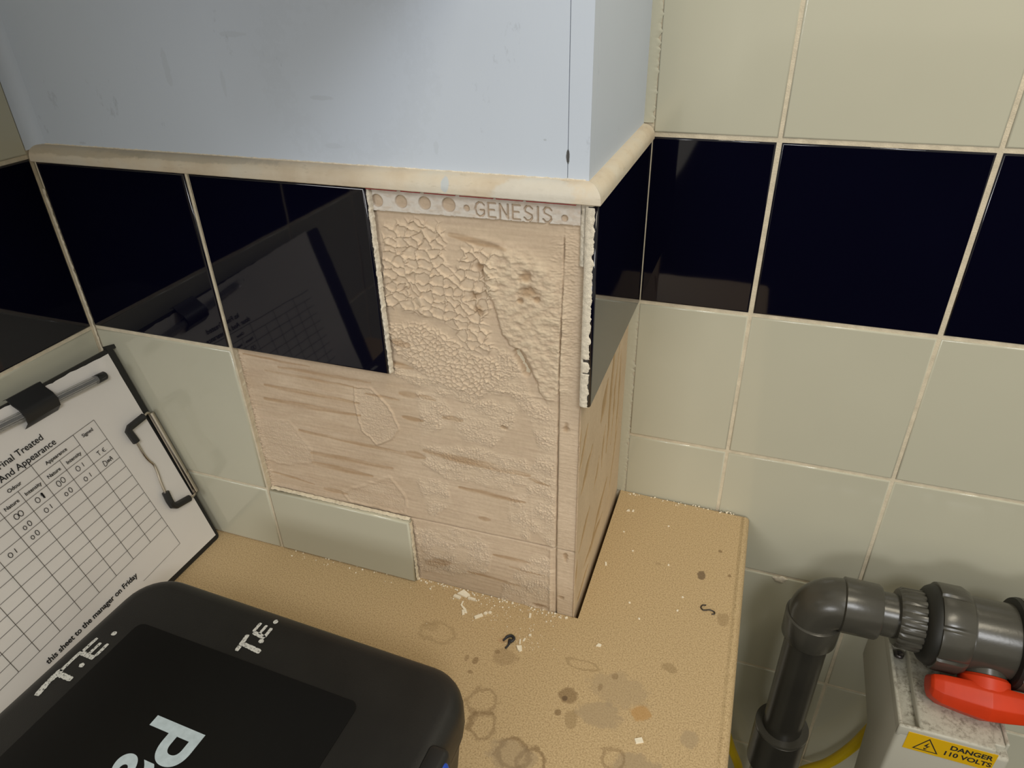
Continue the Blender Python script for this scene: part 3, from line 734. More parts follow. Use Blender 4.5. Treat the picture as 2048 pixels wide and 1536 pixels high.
clipb = tag(e_frame('clipboard'), 'black clipboard with a wire clip leaning on the left wall', 'clipboard')
bm = bmesh.new(); prism(bm, rrect(-329, 1.0, -1.5, 216.5, 4), -3.0, 0.0)
bm_obj('board', bm, 'board', clipb, local=True)
bm = bmesh.new()   # black pen loop folded over the top edge, bulging over the pen
prof = [(219, -3.6), (219.6, 1.5), (214, 4.2), (209, 9.0), (203, 10.8), (197, 9.0), (193.0, 2.4), (192.4, 1.4)]
va = [bm.verts.new((-101 + (0.6 if i % 2 else 0), y, z)) for i, (y, z) in enumerate(prof)]; vb = [bm.verts.new((-71, y, z)) for y, z in prof]
vc = [bm.verts.new((-101, y-0.4, z-1.0)) for y, z in prof]; vd = [bm.verts.new((-71, y-0.4, z-1.0)) for y, z in prof]
for a, b in ((va, vb), (vc, vd)):
    for k in range(len(prof)-1): bm.faces.new((a[k], a[k+1], b[k+1], b[k]))
for a, b in ((va, vc), (vb, vd)):
    for k in range(len(prof)-1): bm.faces.new((a[k], a[k+1], b[k+1], b[k]))
bmesh.ops.recalc_face_normals(bm, faces=bm.faces); bm_obj('pen_loop', bm, 'black_rubber', clipb, local=True)
bm = bmesh.new(); sweep(bm, [(0.5, 56, 2.5), (0.2, 147, 2.5)], 3.0, 14); bm_obj('spring_bar', bm, 'chrome', clipb, local=True)
wire = bm = bmesh.new()
sweep(bm, catmull([(-1.0, 147, 3), (-5, 149.5, 5), (-12, 148.5, 6), (-27, 147.5, 6), (-29.5, 144, 6), (-28.6, 132, 5.5), (-28.2, 120, 5), (-26.8, 112, 4.6), (-24.6, 105, 4.5), (-25.4, 97, 4.8), (-27.6, 88, 5.2), (-29.5, 76, 5.5), (-30.2, 64, 6), (-27.5, 60, 6), (-13, 57, 6), (-5, 55, 5), (-1, 56, 3)], 6), 1.25, 10)
bm_obj('wire_lever', bm, 'chrome', clipb, local=True)
def capbox(name, runs):
    bm = bmesh.new()
    for pts in runs: sweep(bm, pts, 3.4, 8)
    o = bm_obj(name, bm, 'black_rubber', clipb, local=True); return o
capbox('rubber_cap', [[(-10, 148.9, 6), (-27, 147.6, 6), (-30, 145.5, 6), (-29.3, 139, 5.9), (-28.6, 133, 5.8)]])
capbox('rubber_cap', [[(-29.2, 77, 5.8), (-30.2, 68, 5.9), (-30, 62, 6), (-27, 59.5, 6), (-11, 56.3, 6)]])
bm = bmesh.new(); sweep(bm, [(0, 118, -2), (5, 112, -4), (9, 104, -5)], 1.2, 8); bm_obj('back_lever', bm, 'chrome', clipb, local=True)
bm = bmesh.new(); prism(bm, [(-5, 219.5), (4.5, 217.5), (4, 214), (-5, 214)], -3.5, 0.6); bm_obj('corner_piece', bm, 'board', clipb, local=True)

# the sheet on it
sheet = tag(e_frame('form_sheet', 0.25), 'white printed form with handwritten entries held on the black clipboard', 'paper')
NX, NY = 100, 70
lx_, ly_ = np.linspace(-299, -2.5, NX+1), np.linspace(3.5, 213, NY+1)
vs = []; rs_ = random.Random(5)
for j, y in enumerate(ly_):
    for i, x in enumerate(lx_):
        lift = 0.35 + 0.5*math.exp(-((x+15)/14)**2)*math.exp(-((y-60)/30)**2) + 0.35*float(perlin(np.array([x/50]), np.array([y/45]))[0])
        yy = y + (0.02*(-x-2.5) + 0.9*float(fbm(np.array([x/9]), np.array([3.3]), 3)[0]) if j == NY else 0.02*(-x-2.5)*y/213)
        xx = x - 0.018*(y-3.5)
        if j > NY*0.9 and i > NX*0.96: lift += 0.4
        vs.append((xx, yy, max(0.15, lift)))
fs = [(j*(NX+1)+i, j*(NX+1)+i+1, (j+1)*(NX+1)+i+1, (j+1)*(NX+1)+i) for j in range(NY) for i in range(NX)]
pyd('page', vs, fs, 'paper', sheet, local=True)
def sheet_z(x, y): return 1.0
PA = 0.064       # print is skewed on the board
def pt(s, t):    # s: to the left of the table's right edge, t: up from its bottom edge
    u = 41.6 + s*math.cos(PA) + t*math.sin(PA); v = 47.4 - s*math.sin(PA) + t*math.cos(PA)
    return (-u, v)
def ribbon(bm, p, q, wd, z=1.25):
    p, q = Vector(p), Vector(q); d = (q-p); n = Vector((-d.y, d.x)).normalized()*wd/2
    bm.faces.new([bm.verts.new((a.x, a.y, z)) for a in (p-n, q-n, q+n, p+n)])
bm = bmesh.new(); COLS = [0, 22.3, 43.6, 63.6, 82.9, 102.0, 123.6, 143, 162, 181, 200]
for k in range(11): ribbon(bm, pt(0 if k != 0 else 0, 10.2*k), pt(215, 10.2*k), 0.35)
ribbon(bm, pt(0, 122.5), pt(22.3, 122.5), 0.35); ribbon(bm, pt(22.3, 122.5), pt(215, 122.5), 0.45)
ribbon(bm, pt(22.3, 112.2), pt(215, 112.2), 0.35)
for k, s in enumerate(COLS):
    ribbon(bm, pt(s, 0 if k else -23), pt(s, 122.5 if k in (0, 1, 3, 5, 7, 9) else 112.2), 0.4 if k else 0.35)
ribbon(bm, pt(0, -23), pt(48, -23), 0.3)
bm_obj('table_rules', bm, 'line', sheet, smooth=False, local=True)
def text(name, body, size, loc, rot, mat, parent, align='LEFT', matrix=None, extrude=0.05, sx=1.0, offset=0.05):
    c = bpy.data.curves.new(name, 'FONT'); c.body = body; c.size = size*MM; c.align_x = align; c.extrude = extrude*MM; c.offset = offset*MM
    o = bpy.data.objects.new(name, c); COL.objects.link(o)
    dg = bpy.context.evaluated_depsgraph_get(); me = bpy.data.meshes.new_from_object(o.evaluated_get(dg))
    bpy.data.objects.remove(o, do_unlink=True)
    me.materials.clear(); me.materials.append(M[mat])
    t = bpy.data.objects.new(name, me); COL.objects.link(t); t.parent = parent
    t.matrix_basis = matrix if matrix else Matrix.Translation(Vector(loc)*MM) @ Matrix.Rotation(rot, 4, 'Z') @ Matrix.Diagonal((sx, 1, 1, 1))
    return t
def ptext(body, size, s, t, align='CENTER', mat='ink', sx=1.0):
    p = pt(s, t); return text('printed_text', body, size, (p[0], p[1], 1.25), PA, mat, sheet, align, sx=sx)
ptext('ks Final Treated', 7.6, 43, 134.0, 'RIGHT'); ptext('dour And Appearance', 7.6, 37, 123.8+1.2, 'RIGHT')
ptext('Signed', 4.3, 11, 115.5); ptext('Appearance', 4.3, 43.6, 115.2); ptext('Odour', 4.3, 83, 115.2)
ptext('Intensity', 4.3, 33, 105.2); ptext('Nature', 4.3, 53, 105.2); ptext('Intensity', 4.3, 73, 105.2); ptext('Nature', 4.3, 92.5, 105.2)
text('printed_text', 'this sheet to the manager on Friday', 6.6, (-90, 29.2, 1.25), 0.05, 'ink', sheet, 'RIGHT', offset=0.14)
# handwriting
def stroke(bm, pts, wd, z=1.3):
    P = catmull([(p[0], p[1], 0) for p in pts], 5)
    for a, b in zip(P, P[1:]): ribbon(bm, (a.x, a.y), (b.x, b.y), wd, z)
def hand(strokes, s, t, sc=1.0):
    bm = bmesh.new(); o = pt(s, t)
    for st in strokes:
        stroke(bm, [(o[0]+sc*(x*math.cos(PA)-y*math.sin(PA)), o[1]+sc*(x*math.sin(PA)+y*math.cos(PA))) for x, y in st], 0.55)
    return bm_obj('handwriting', bm, 'pen_ink', sheet, smooth=False, local=True)
def oh(x, y=0, w=1.7, h=2.3): return [(x+w*math.sin(a), y+h*math.cos(a)) for a in [k*TAU/8 for k in range(9)]]
one = lambda x: [(x, 2.2), (x-0.2, -1.8)]
hand([oh(-2.5), one(3)], 33, 97); hand([oh(-2.2, 0, 1.6, 2.6), oh(2.2, 0.3, 1.6, 2.4)], 53, 97)
hand([oh(-2.6), [(1.5, 1), (2.6, 3), (2.2, -2), (3.2, 2.8), (3.0, -2.4), (2.4, 2.5)], [(1.6, 0.5), (3.6, 0.2)]], 73, 97); hand([oh(-2, 0, 1.7, 2.4), oh(1.8, 0, 1.7, 2.4)], 93, 97)
hand([[(-4, 2), (-1, 2.3)], [(-2.6, 2.2), (-2.4, -1.8)], [(0.4, -1.6), (0.6, -1.5)], [(4, 2), (2, 1), (2, -1), (4.2, -1.8)], [(2, 0), (3.6, 0.2)], [(5.4, -1.5), (5.6, -1.4)]], 11, 96)
hand([oh(-2.4, -0.3, 1.4, 1.9), one(3)], 33, 86); hand([oh(-2.4, -0.3, 1.2, 1.6), oh(2.2, 0.3, 1.3, 2.2)], 53, 86.3)
hand([[(-4, 3), (-4.4, -2), (-2, -1.5), (-1.6, 1.5), (-4, 3)], [(-0.8, -1.5), (0.2, 1.2), (0.8, -1.2), (1.6, 1.2), (2.2, -1)], [(2.6, -1.6), (4, 2.6), (4.8, -1.6)], [(3, 0.2), (5, 0.4)]], 11, 85.5)
hand([oh(-2.2, 0, 1.5, 2), one(2.6)], 73, 86); hand([oh(-2.4, -0.3, 1.2, 1.6), oh(2.2, 0.3, 1.3, 2.2)], 93, 76); hand([oh(-2.2, 0, 1.5, 2), one(2.6)], 113, 76)
hand([oh(-2.4, -0.3, 1.2, 1.6), oh(2.2, 0.3, 1.3, 2.2)], 93, 86)

# clear ballpoint pen under the loop
pen = tag(e_frame('ballpoint_pen', 5.2), 'clear plastic ballpoint pen with black end tucked in the clipboard loop', 'pen')
pa = Vector((-21.5, 198.6, 0)); pb = Vector((-166, 208.0, 0)); pd = (pb-pa).normalized()
bm = bmesh.new(); lathe(bm, [(3, 4.0), (140, 4.0), (146, 2.0)], pa, pd, 6); bm_obj('barrel', bm, 'clear', pen, smooth=False, local=True)
bm = bmesh.new(); lathe(bm, [(0, 3.2), (0.8, 3.9), (9, 4.05), (9.2, 3.0)], pa, pd, 20); bm_obj('end_plug', bm, 'black_rubber', pen, local=True)
bm = bmesh.new(); lathe(bm, [(9, 1.4), (136, 1.4)], pa, pd, 10); bm_obj('refill', bm, 'pen_ink', pen, local=True)

# ------------------------------------------------------------------ black carry case lying on the worktop
CZ = 80.0; CX0, CX1, CY1, CY0 = -325.0, -33.5, -126.5, -375.0
case = tag(empty('carry_case', (-180, -250, 0)), 'black plastic carry case marked T.E. in white lying on the worktop', 'case')
CPIV = Vector((-60, -126, 0)); CROT = -0.036
def unturn(p):
    d = Vector((p[0]-CPIV.x, p[1]-CPIV.y)); c, q = math.cos(-CROT), math.sin(-CROT)
    return (CPIV.x+d.x*c-d.y*q, CPIV.y+d.x*q+d.y*c)
def rr_ring(bm, ins, z, r):
    return [bm.verts.new((x, y, z)) for x, y in rrect(CX0+ins, CX1-ins, CY0+ins, CY1-ins, max(2, r-ins), 8)]
def loft(bm, rings, close_top=True, close_bot=True):
    for a, b in zip(rings, rings[1:]):
        n = len(a)
        for k in range(n): bm.faces.new((a[k], a[(k+1) % n], b[(k+1) % n], b[k]))
    if close_bot: bm.faces.new(list(reversed(rings[0])))
    if close_top: bm.faces.new(rings[-1])
bm = bmesh.new()
loft(bm, [rr_ring(bm, i, z, 32) for i, z in ((11, 0.05), (8, 2), (5, 30), (3.2, 44), (1.2, 46), (1.2, 49.5))]); bm_obj('base_shell', bm, 'black_plastic', case)
bm = bmesh.new()
loft(bm, [rr_ring(bm, i, z, 32) for i, z in ((3, 50), (0.6, 50.6), (0, 54), (0, 67), (0.6, 71), (2.4, 75.2), (5.6, 78.2), (9.5, 79.6), (13, 80))]); bm_obj('lid', bm, 'black_plastic', case)
bm = bmesh.new(); prism(bm, rrect(-289, -98, -340, -174, 6), 79.9, 80.45); bm_obj('lid_panel', bm, 'case_panel', case)
for k, yc in enumerate((-199,)):
    bm = bmesh.new(); add_box(bm, -42.0, -27.5, yc-20, yc+18, 40, 81.0, 4.0, 3); o = bm_obj('latch_seat', bm, 'black_rubber', case)
    bm = bmesh.new(); add_box(bm, -36.0, -25.2, yc-17, yc+11, 36, 79.0, 3.0, 3); o = bm_obj('latch', bm, 'blue', case); o['label'] = 'blue latch'
# painted initials
def marks(name, strokes, z, mat='chalk', seed=0):
    bm = bmesh.new(); rs = random.Random(seed)
    for pts, wd in strokes:
        pts = [unturn(p) for p in pts]
        if len(pts) == 1:
            x, y = pts[0]; bm.faces.new([bm.verts.new((x+wd*math.cos(a)*rs.uniform(.85, 1.1), y+wd*math.sin(a)*rs.uniform(.85, 1.1), z)) for a in [k*TAU/12 for k in range(12)]])
        else:
            for a, b in zip(pts, pts[1:]):
                n = 12; d = Vector((b[0]-a[0], b[1]-a[1])); L = d.length; d.normalize(); nn = Vector((-d.y, d.x))
                top = []; bot = []
                for k in range(n+1):
                    t = k/n; c = Vector(a)+d*L*t; e = 0.75 if k in (0, n) else 1
                    top.append(bm.verts.new((*(c+nn*wd/2*e*rs.uniform(.85, 1.12)), z))); bot.append(bm.verts.new((*(c-nn*wd/2*e*rs.uniform(.85, 1.12)), z)))
                for k in range(n): bm.faces.new((top[k], bot[k], bot[k+1], top[k+1]))
    return bm_obj(name, bm, mat, case, smooth=False)
marks('painted_initials', [([(-205, -164), (-206, -149.5)], 3.2), ([(-204, -157.5), (-188, -159.5)], 3.6), ([(-193.2, -151.3)], 2.0),
                           ([(-204, -146), (-203.5, -137.5)], 2.4), ([(-203.5, -146.5), (-192.5, -148)], 3.4), ([(-198.5, -146.5), (-198, -138)], 2.4), ([(-193.2, -147.5), (-193, -139)], 2.6), ([(-193.8, -133.2)], 1.9)], 80.2, seed=1)['label'] = 'worn white T.E. initials'
marks('painted_initials', [([(-311, -237), (-312.5, -226), (-312, -216)], 4.2), ([(-312, -217), (-311.5, -200)], 2.6), ([(-310, -219.5), (-298.6, -219.5)], 4.0), ([(-301.5, -208.6)], 2.0),
                           ([(-310.6, -199), (-310, -187)], 2.6), ([(-310.5, -200.5), (-298.2, -201.5)], 3.6), ([(-304.6, -199.5), (-304, -189.5)], 2.4), ([(-298.6, -200), (-298.4, -188.5)], 2.6), ([(-301.4, -180)], 2.0)], 80.2, seed=2)['label'] = 'white T.E. initials at the lid edge'
text('printed_logo', 'Pa', 55, None, 0, 'print_white', case, matrix=Matrix.Translation(Vector((*unturn((-220, -219.4)), 80.6))*MM - case.location) @ Matrix.Rotation(-math.pi/2, 4, 'Z'), offset=0.9)['label'] = 'pale blue printed letters'

dl = case.location - CPIV*MM
case.location = CPIV*MM + Matrix.Rotation(CROT, 3, 'Z') @ dl
case.rotation_euler.z = CROT

# ------------------------------------------------------------------ grey plastic pipework below the worktop end
PXC, PYC, PZC = 209.0, 120.0, -23.0
pipe = tag(empty('pipework', (PXC, PYC, -900)), 'dark grey plastic riser pipe and elbow on the tiled wall', 'pipe')
bm = bmesh.new(); lathe(bm, [(0, 20), (650, 20)], (PXC, PYC, -60), (0, 0, -1), 48); bm_obj('riser_pipe', bm, 'pvc_dark', pipe)
bm = bmesh.new()   # elbow: bend between two sockets
arc_c = Vector((PXC+21, PYC, PZC-21)); pts = [arc_c + Vector((-21*math.cos(t), 0, 21*math.sin(t))) for t in [math.pi/2*k/14 for k in range(15)]]
pts = [Vector((PXC, PYC, PZC-30))] + pts + [Vector((PXC+30, PYC, PZC))]
sweep(bm, pts, 23.6, 40); bm_obj('elbow_bend', bm, 'pvc', pipe)
bm = bmesh.new(); lathe(bm, [(0, 23.5), (1.2, 25.6), (28, 25.2), (30, 24.0), (30.2, 20.2)], (PXC, PYC, PZC-21), (0, 0, -1), 48); bm_obj('elbow_socket', bm, 'pvc', pipe)
bm = bmesh.new(); lathe(bm, [(0, 23.5), (1.2, 25.6), (30, 25.2), (32, 24.0), (32.2, 20.2)], (PXC+19, PYC, PZC), (1, 0, 0), 48); bm_obj('elbow_socket', bm, 'pvc', pipe)
bm = bmesh.new(); lathe(bm, [(0, 20), (32, 20)], (PXC+46, PYC, PZC), (1, 0, 0), 48); bm_obj('short_pipe', bm, 'pvc', pipe)
bm = bmesh.new(); lathe(bm, [(0, 24.5), (1.5, 27.5), (60, 27.5), (62, 25)], (PXC, PYC, -222), (0, 0, -1), 48); bm_obj('coupling', bm, 'pvc_dark', pipe)
bm = bmesh.new(); lathe(bm, [(0, 27.5), (3, 27.7), (3.1, 20)], (PXC, PYC, -219), (0, 0, -1), 48); bm_obj('coupling_rim', bm, 'pvc', pipe)
# flow mark moulded on the elbow
valve = tag(empty('ball_valve', (345, PYC, -60)), 'grey union ball valve with an orange-red handle', 'valve')
XA = (1, 0, 0); O = (0, PYC, PZC)
def ribs(nr, depth, n):
    return lambda k, i: 1 - depth*(0.5-0.5*math.cos(TAU*k*nr/n))**2
bm = bmesh.new(); lathe(bm, [(273.5, 22), (274, 25.0), (277, 27.2), (294, 27.6), (295.5, 26)], O, XA, 144, rib=lambda k, i: (1-0.05*(k % 6 in (0, 1))) if i in (2, 3) else 1); bm_obj('end_connector', bm, 'pvc', valve)
bm = bmesh.new(); lathe(bm, [(293.5, 26), (294.5, 30), (297, 33.5), (301.5, 36.0), (303.5, 36.2)], O, XA, 64); bm_obj('seal_ring', bm, 'seal', valve)
def flats(n): return lambda k, i: 1 - (0.045 if (k % 18) in (0, 1) else 0.0) if i in (1, 2, 3) else 1
bm = bmesh.new(); lathe(bm, [(302.8, 34), (303.4, 38.0), (306, 38.6), (323, 38.6), (328, 36.0), (329.5, 31)], O, XA, 144, rib=flats(8)); bm_obj('union_nut', bm, 'pvc', valve)
bm = bmesh.new(); lathe(bm, [(327, 31.5), (328, 32.5), (331, 32.8), (364, 32.8), (366, 31)], O, XA, 64); bm_obj('valve_body', bm, 'pvc', valve)
bm = bmesh.new(); lathe(bm, [(363.5, 33), (364.5, 38.5), (367.5, 39.5), (368, 36)], O, XA, 64); bm_obj('seal_ring', bm, 'seal', valve)
bm = bmesh.new(); lathe(bm, [(367, 34), (368, 39.6), (389, 39.6), (393, 36), (394, 28)], O, XA, 144, rib=flats(8)); bm_obj('union_nut', bm, 'pvc', valve)
bm = bmesh.new(); lathe(bm, [(393, 27.6), (412, 27), (413, 22)], O, XA, 60); bm_obj('end_connector', bm, 'pvc', valve)
# stem, hub and bar handle, turned down towards the room
ha = Vector((0, -0.80, -0.60)).normalized(); hx = Vector((1, 0, 0)); hv = hx.cross(ha).normalized()
if hv.z < 0: hv = -hv
hc = Vector((346, PYC, PZC))
bm = bmesh.new(); lathe(bm, [(24, 17), (33, 16.5), (34.5, 15)], hc, ha, 40); bm_obj('stem_boss', bm, 'pvc', valve)
hb = bmesh.new(); lathe(hb, [(33.5, 17.0), (36, 19.5), (46, 19.5), (47.5, 17)], hc, ha, 40)
hub = bm_obj('handle', hb, 'red_handle', valve); hub['label'] = 'orange-red bar handle'
bm = bmesh.new()
secs = [(-43, 9.5, 44.5, 57), (-41, 12.5, 42.5, 61), (-34, 15, 41.5, 65), (-16, 18, 41, 68), (0, 21, 41, 70), (16, 18, 41, 68), (34, 15, 41.5, 65), (41, 12.5, 42.5, 61), (43, 9.5, 44.5, 57)]
rings = []
for (sx, hw, d0, d1) in secs:
    ring = []
    for (fv, fd) in ((-1, 0.22), (-1, 0.62), (-0.72, 1), (0.55, 1), (1, 0.66), (1, 0.22), (0.8, 0), (-0.8, 0)):
        ring.append(bm.verts.new(hc + hx*sx + hv*(fv*hw) + ha*(d0+(d1-d0)*fd)))
    rings.append(ring)
loft(bm, rings); bmesh.ops.recalc_face_normals(bm, faces=bm.faces)
bmesh.ops.bevel(bm, geom=[e for e in bm.edges], offset=0.7, segments=2, profile=0.5, affect='EDGES')
bm_obj('grip_bar', bm, 'red_handle', hub)
# tail pipe and wall clips carry it on to the right
bm = bmesh.new(); lathe(bm, [(0, 20), (330, 20)], (411, PYC, PZC), XA, 40); bm_obj('tail_pipe', bm, 'pvc', valve)

# ------------------------------------------------------------------ pale grey junction box under the valve
jb = tag(empty('junction_box', (323, 192, -290)), 'pale grey electrical box with a yellow DANGER label below the valve', 'electrical box')
JX0, JX1, JY0, JZ1 = 281.0, 366.5, 42.0, -70.5
bm = bmesh.new(); prof = [(JY0, -290), (88, -290), (112, -166), (Yb-0.2, -160), (Yb-0.2, JZ1-8), (JY0, JZ1-8)]
va = [bm.verts.new((JX0, y, z)) for y, z in prof]; vb = [bm.verts.new((JX1, y, z)) for y, z in prof]
for k in range(6): bm.faces.new((va[k], va[(k+1) % 6], vb[(k+1) % 6], vb[k]))
bm.faces.new(list(reversed(va))); bm.faces.new(vb); bmesh.ops.recalc_face_normals(bm, faces=bm.faces)
bmesh.ops.bevel(bm, geom=list(bm.edges), offset=3.5, segments=3, profile=0.5, affect='EDGES'); bm_obj('body', bm, 'enclosure', jb)
bm = bmesh.new(); add_box(bm, JX0+16.0, JX1-12, JY0+0.15, Yb-40, JZ1-14, JZ1, 2.2, 3); bm_obj('cover_top', bm, 'enclosure', jb)
bm = bmesh.new(); add_box(bm, JX0+0.1, JX0+3.6, JY0+0.15, Yb-34, JZ1-14, JZ1-0.8, 1.5, 3); bm_obj('cover_lip', bm, 'enclosure', jb)
bm = bmesh.new(); add_box(bm, JX0+0.1, JX0+20, JY0+0.1, JY0+4.2, JZ1-14, JZ1-0.3, 1.8, 3); bm_obj('cover_lip', bm, 'enclosure', jb)
bm = bmesh.new(); add_box(bm, JX1-3.0, JX1-0.1, JY0+10, Yb-34, JZ1-14, JZ1-1.5, 1.3, 3); bm_obj('cover_lip', bm, 'enclosure', jb)
bm = bmesh.new(); add_box(bm, JX1-13, JX1-3.4, JY0+8, Yb-40, JZ1-14, JZ1-2.6, 1.3, 3); bm_obj('cover_lip', bm, 'enclosure', jb)
bm = bmesh.new(); add_box(bm, JX0+1, JX0+16.5, 131, Yb-34, JZ1-14, JZ1-0.6, 1.8, 3); bm_obj('cover_lip', bm, 'enclosure', jb)
bm = bmesh.new(); lathe(bm, [(0, 4.2), (2.2, 4.2), (3.0, 3.4), (2.0, 1.6), (1.0, 0.3)], (JX0+9.6, 124.5, JZ1-6.2), (0, 0, 1), 24); bm_obj('screw', bm, 'screw', jb)
lab = box('warning_label', (289.5, 356.5, JY0-0.35, JY0+0.4, -97.5, -75.5), 'yellow_label', jb); lab['label'] = 'yellow label reading DANGER 110 VOLTS'
jl = Vector((323, 192, -290))*MM
def ltext(body, size, x, z, sx=1.0):
    m = Matrix.Translation(Vector((x, JY0-0.45, z))*MM - jl) @ Matrix.Rotation(math.pi/2, 4, 'X') @ Matrix.Diagonal((sx, 1, 1, 1))
    return text('label_text', body, size, None, 0, 'ink', lab, 'CENTER', matrix=m, extrude=0.03, offset=0.22)
ltext('DANGER', 7.8, 338.3, -84.0, 1.0); ltext('110 VOLTS', 7.8, 337.2, -92.6, 0.98)
bm = bmesh.new()   # triangle with flash
def flatpoly(bm, pts, y): bm.faces.new([bm.verts.new((x, y, z)) for x, z in pts])
tri_o = [(296.2, -94.6), (316.2, -94.6), (306.2, -77.4)]; cxz = (306.2, -88.9)
for k in range(3):
    a, b = tri_o[k], tri_o[(k+1) % 3]; f = 0.83
    ia = (cxz[0]+(a[0]-cxz[0])*f, cxz[1]+(a[1]-cxz[1])*f); ib = (cxz[0]+(b[0]-cxz[0])*f, cxz[1]+(b[1]-cxz[1])*f)
    flatpoly(bm, [a, b, ib, ia], JY0-0.45)
flatpoly(bm, [(307.3, -82.4), (304.0, -88.3), (306.2, -87.8)], JY0-0.45); flatpoly(bm, [(304.0, -88.3), (306.2, -87.8), (308.6, -87.0), (306.4, -88.6)], JY0-0.45)
flatpoly(bm, [(308.6, -87.0), (305.6, -92.0), (306.4, -88.6)], JY0-0.45); flatpoly(bm, [(304.4, -90.3), (305.0, -93.2), (307.4, -91.6), (305.8, -91.4)], JY0-0.45)
bm_obj('warning_symbol', bm, 'ink', lab, smooth=False)

# yellow cables
bm = bmesh.new(); sweep(bm, catmull([(322, 170, -172), (318, 170, -215), (309, 170, -246), (297, 170, -292), (279, 170, -334), (252, 172, -376), (240, 174, -440), (238, 174, -640), (238, 174, -899)], 8), 5.8, 14)
tag(bm_obj('cable', bm, 'yellow_cable'), 'yellow cable curving out from behind the pale grey box', 'cable', 'yellow cables by the pipework')
bm = bmesh.new(); sweep(bm, catmull([(146, 178, -285), (158, 172, -322), (170, 166, -352), (184, 160, -382), (186, 158, -420), (180, 158, -640), (182, 158, -899)], 8), 5.2, 14)
tag(bm_obj('cable', bm, 'yellow_cable'), 'yellow cable hanging down beside the worktop edge', 'cable', 'yellow cables by the pipework')
# dab of filler on a joint of the back wall
b_ = bmesh.new(); r_ = random.Random(4)
bmesh.ops.create_icosphere(b_, subdivisions=3, radius=1.0)
for v in b_.verts: v.co = Vector((182+v.co.x*7*(1+.2*math.sin(5*v.co.z)), Yb+v.co.y*1.6, -79+v.co.z*4.5*(1+.2*math.sin(4*v.co.x))+0.25*v.co.x*3))
o = bm_obj('filler_dab', b_, 'biscuit', wall_back); o['label'] = 'dab of pale filler on a joint'

# ------------------------------------------------------------------ debris on the worktop
def chip(name, pts, h, z=0.0, tilt=0.0, mat='chip', seed=0):
    bm = bmesh.new(); rs = random.Random(seed); n = len(pts)
    a = [bm.verts.new((x, y, z+0.03)) for x, y in pts]
    cx = sum(p[0] for p in pts)/n; cy = sum(p[1] for p in pts)/n
    b = [bm.verts.new((cx+(x-cx)*0.93, cy+(y-cy)*0.93, z+h+tilt*(y-cy)+rs.uniform(0, 0.25)*h)) for x, y in pts]
    for k in range(n): bm.faces.new((a[k], a[(k+1) % n], b[(k+1) % n], b[k]))
    bm.faces.new(list(reversed(a))); bm.faces.new(b); bmesh.ops.recalc_face_normals(bm, faces=bm.faces)
    return bm_obj(name, bm, mat, smooth=False)
G = 'plaster chips on the worktop'
def rot_rect(cx, cy, l, w_, ang):
    c, s = math.cos(ang), math.sin(ang)
    return [(cx+x*c-y*s, cy+x*s+y*c) for x, y in ((-l/2, -w_/2), (l/2, -w_/2), (l/2, w_/2), (-l/2, w_/2))]
tag(chip('plaster_chip', [(-109, -0.5), (-99.5, -2.0), (-96.5, 1.5), (-104.5, 5.0), (-106, 3)], 1.6, tilt=0.25), 'large triangular cream chip against the foot of the boxing', 'chip', G)
tag(chip('plaster_chip', rot_rect(-107.5, -3.8, 7, 3.2, -0.15), 1.3), 'cream chip on the near side of the large triangular chip', 'chip', G)
tag(chip('plaster_chip', rot_rect(-93.8, -1.8, 7.5, 2.6, -0.05), 1.2), 'narrow cream chip just right of the large triangular chip', 'chip', G)
tag(chip('plaster_chip', [(-101, -6.5), (-99.6, -6.2), (-99.5, -11), (-94, -14.5), (-91.5, -18), (-93.5, -18.5), (-96.5, -15.5), (-101, -11.5)], 0.8), 'curled sliver of cream plaster below the triangular chip', 'chip', G)
tag(chip('plaster_chip', [(-97.5, -16.5), (-95.0, -21.5), (-93.2, -20), (-95.5, -15.8)], 0.9), 'small bent cream chip at the sliver end', 'chip', G)
tag(chip('plaster_chip', rot_rect(-80.5, -18.4, 8.0, 2.8, 0.75), 1.3), 'oblong cream chip between the sliver and the board joint', 'chip', G)
tag(chip('plaster_chip', [(-77.5, -14.5), (-75, -15), (-74, -12.5), (-76.2, -11.8)], 1.4), 'stubby cream chip touching the oblong chip', 'chip', G)
tag(chip('plaster_chip', [(-73.6, -12.6), (-71.6, -12.8), (-70.8, -10.6), (-72.8, -10.2)], 1.5), 'stubby cream chip at the far end beyond the oblong chip', 'chip', G)
tag(chip('plaster_chip', rot_rect(-37.2, -3.2, 2.0, 4.8, 0.2), 1.0), 'upright oblong chip under the adhesive near the corner', 'chip', G)
tag(chip('plaster_chip', [(-38.5, -37.6), (-34.0, -36.0), (-32.2, -40.5), (-34.0, -42.2), (-36.0, -41.2)], 1.2), 'broad cream chip lying beside the black curl', 'chip', G)
tag(chip('plaster_chip', rot_rect(-36.8, -32.4, 1.2, 5.0, 0.25), 0.8), 'thin cream splinter above the broad chip', 'chip', G)
tag(chip('plaster_chip', rot_rect(-34.0, -29.4, 1.3, 3.4, -0.2), 0.8), 'short cream splinter right of the thin splinter', 'chip', G)
tag(chip('plaster_chip', [(-32.0, -24.2), (-30.2, -24.6), (-29.6, -22.6), (-31.2, -22.2)], 1.0), 'round cream crumb in line with the splinters', 'chip', G)
tag(chip('plaster_chip', [(16.5, 159.6), (20, 160.4), (19, 163), (17.4, 162)], 1.0), 'pale chip at the back of the worktop near the notch', 'chip', G)
tag(chip('plaster_chip', [(22, 160.6), (24.2, 161), (24, 163.8), (22.3, 163)], 1.0), 'twin pale chip right of the one at the worktop back', 'chip', G)
tag(chip('plaster_chip', rot_rect(12.6, 79, 1.8, 4, 0.3), 1.0), 'pale chip beside the dark gap halfway along the notch', 'chip', G)
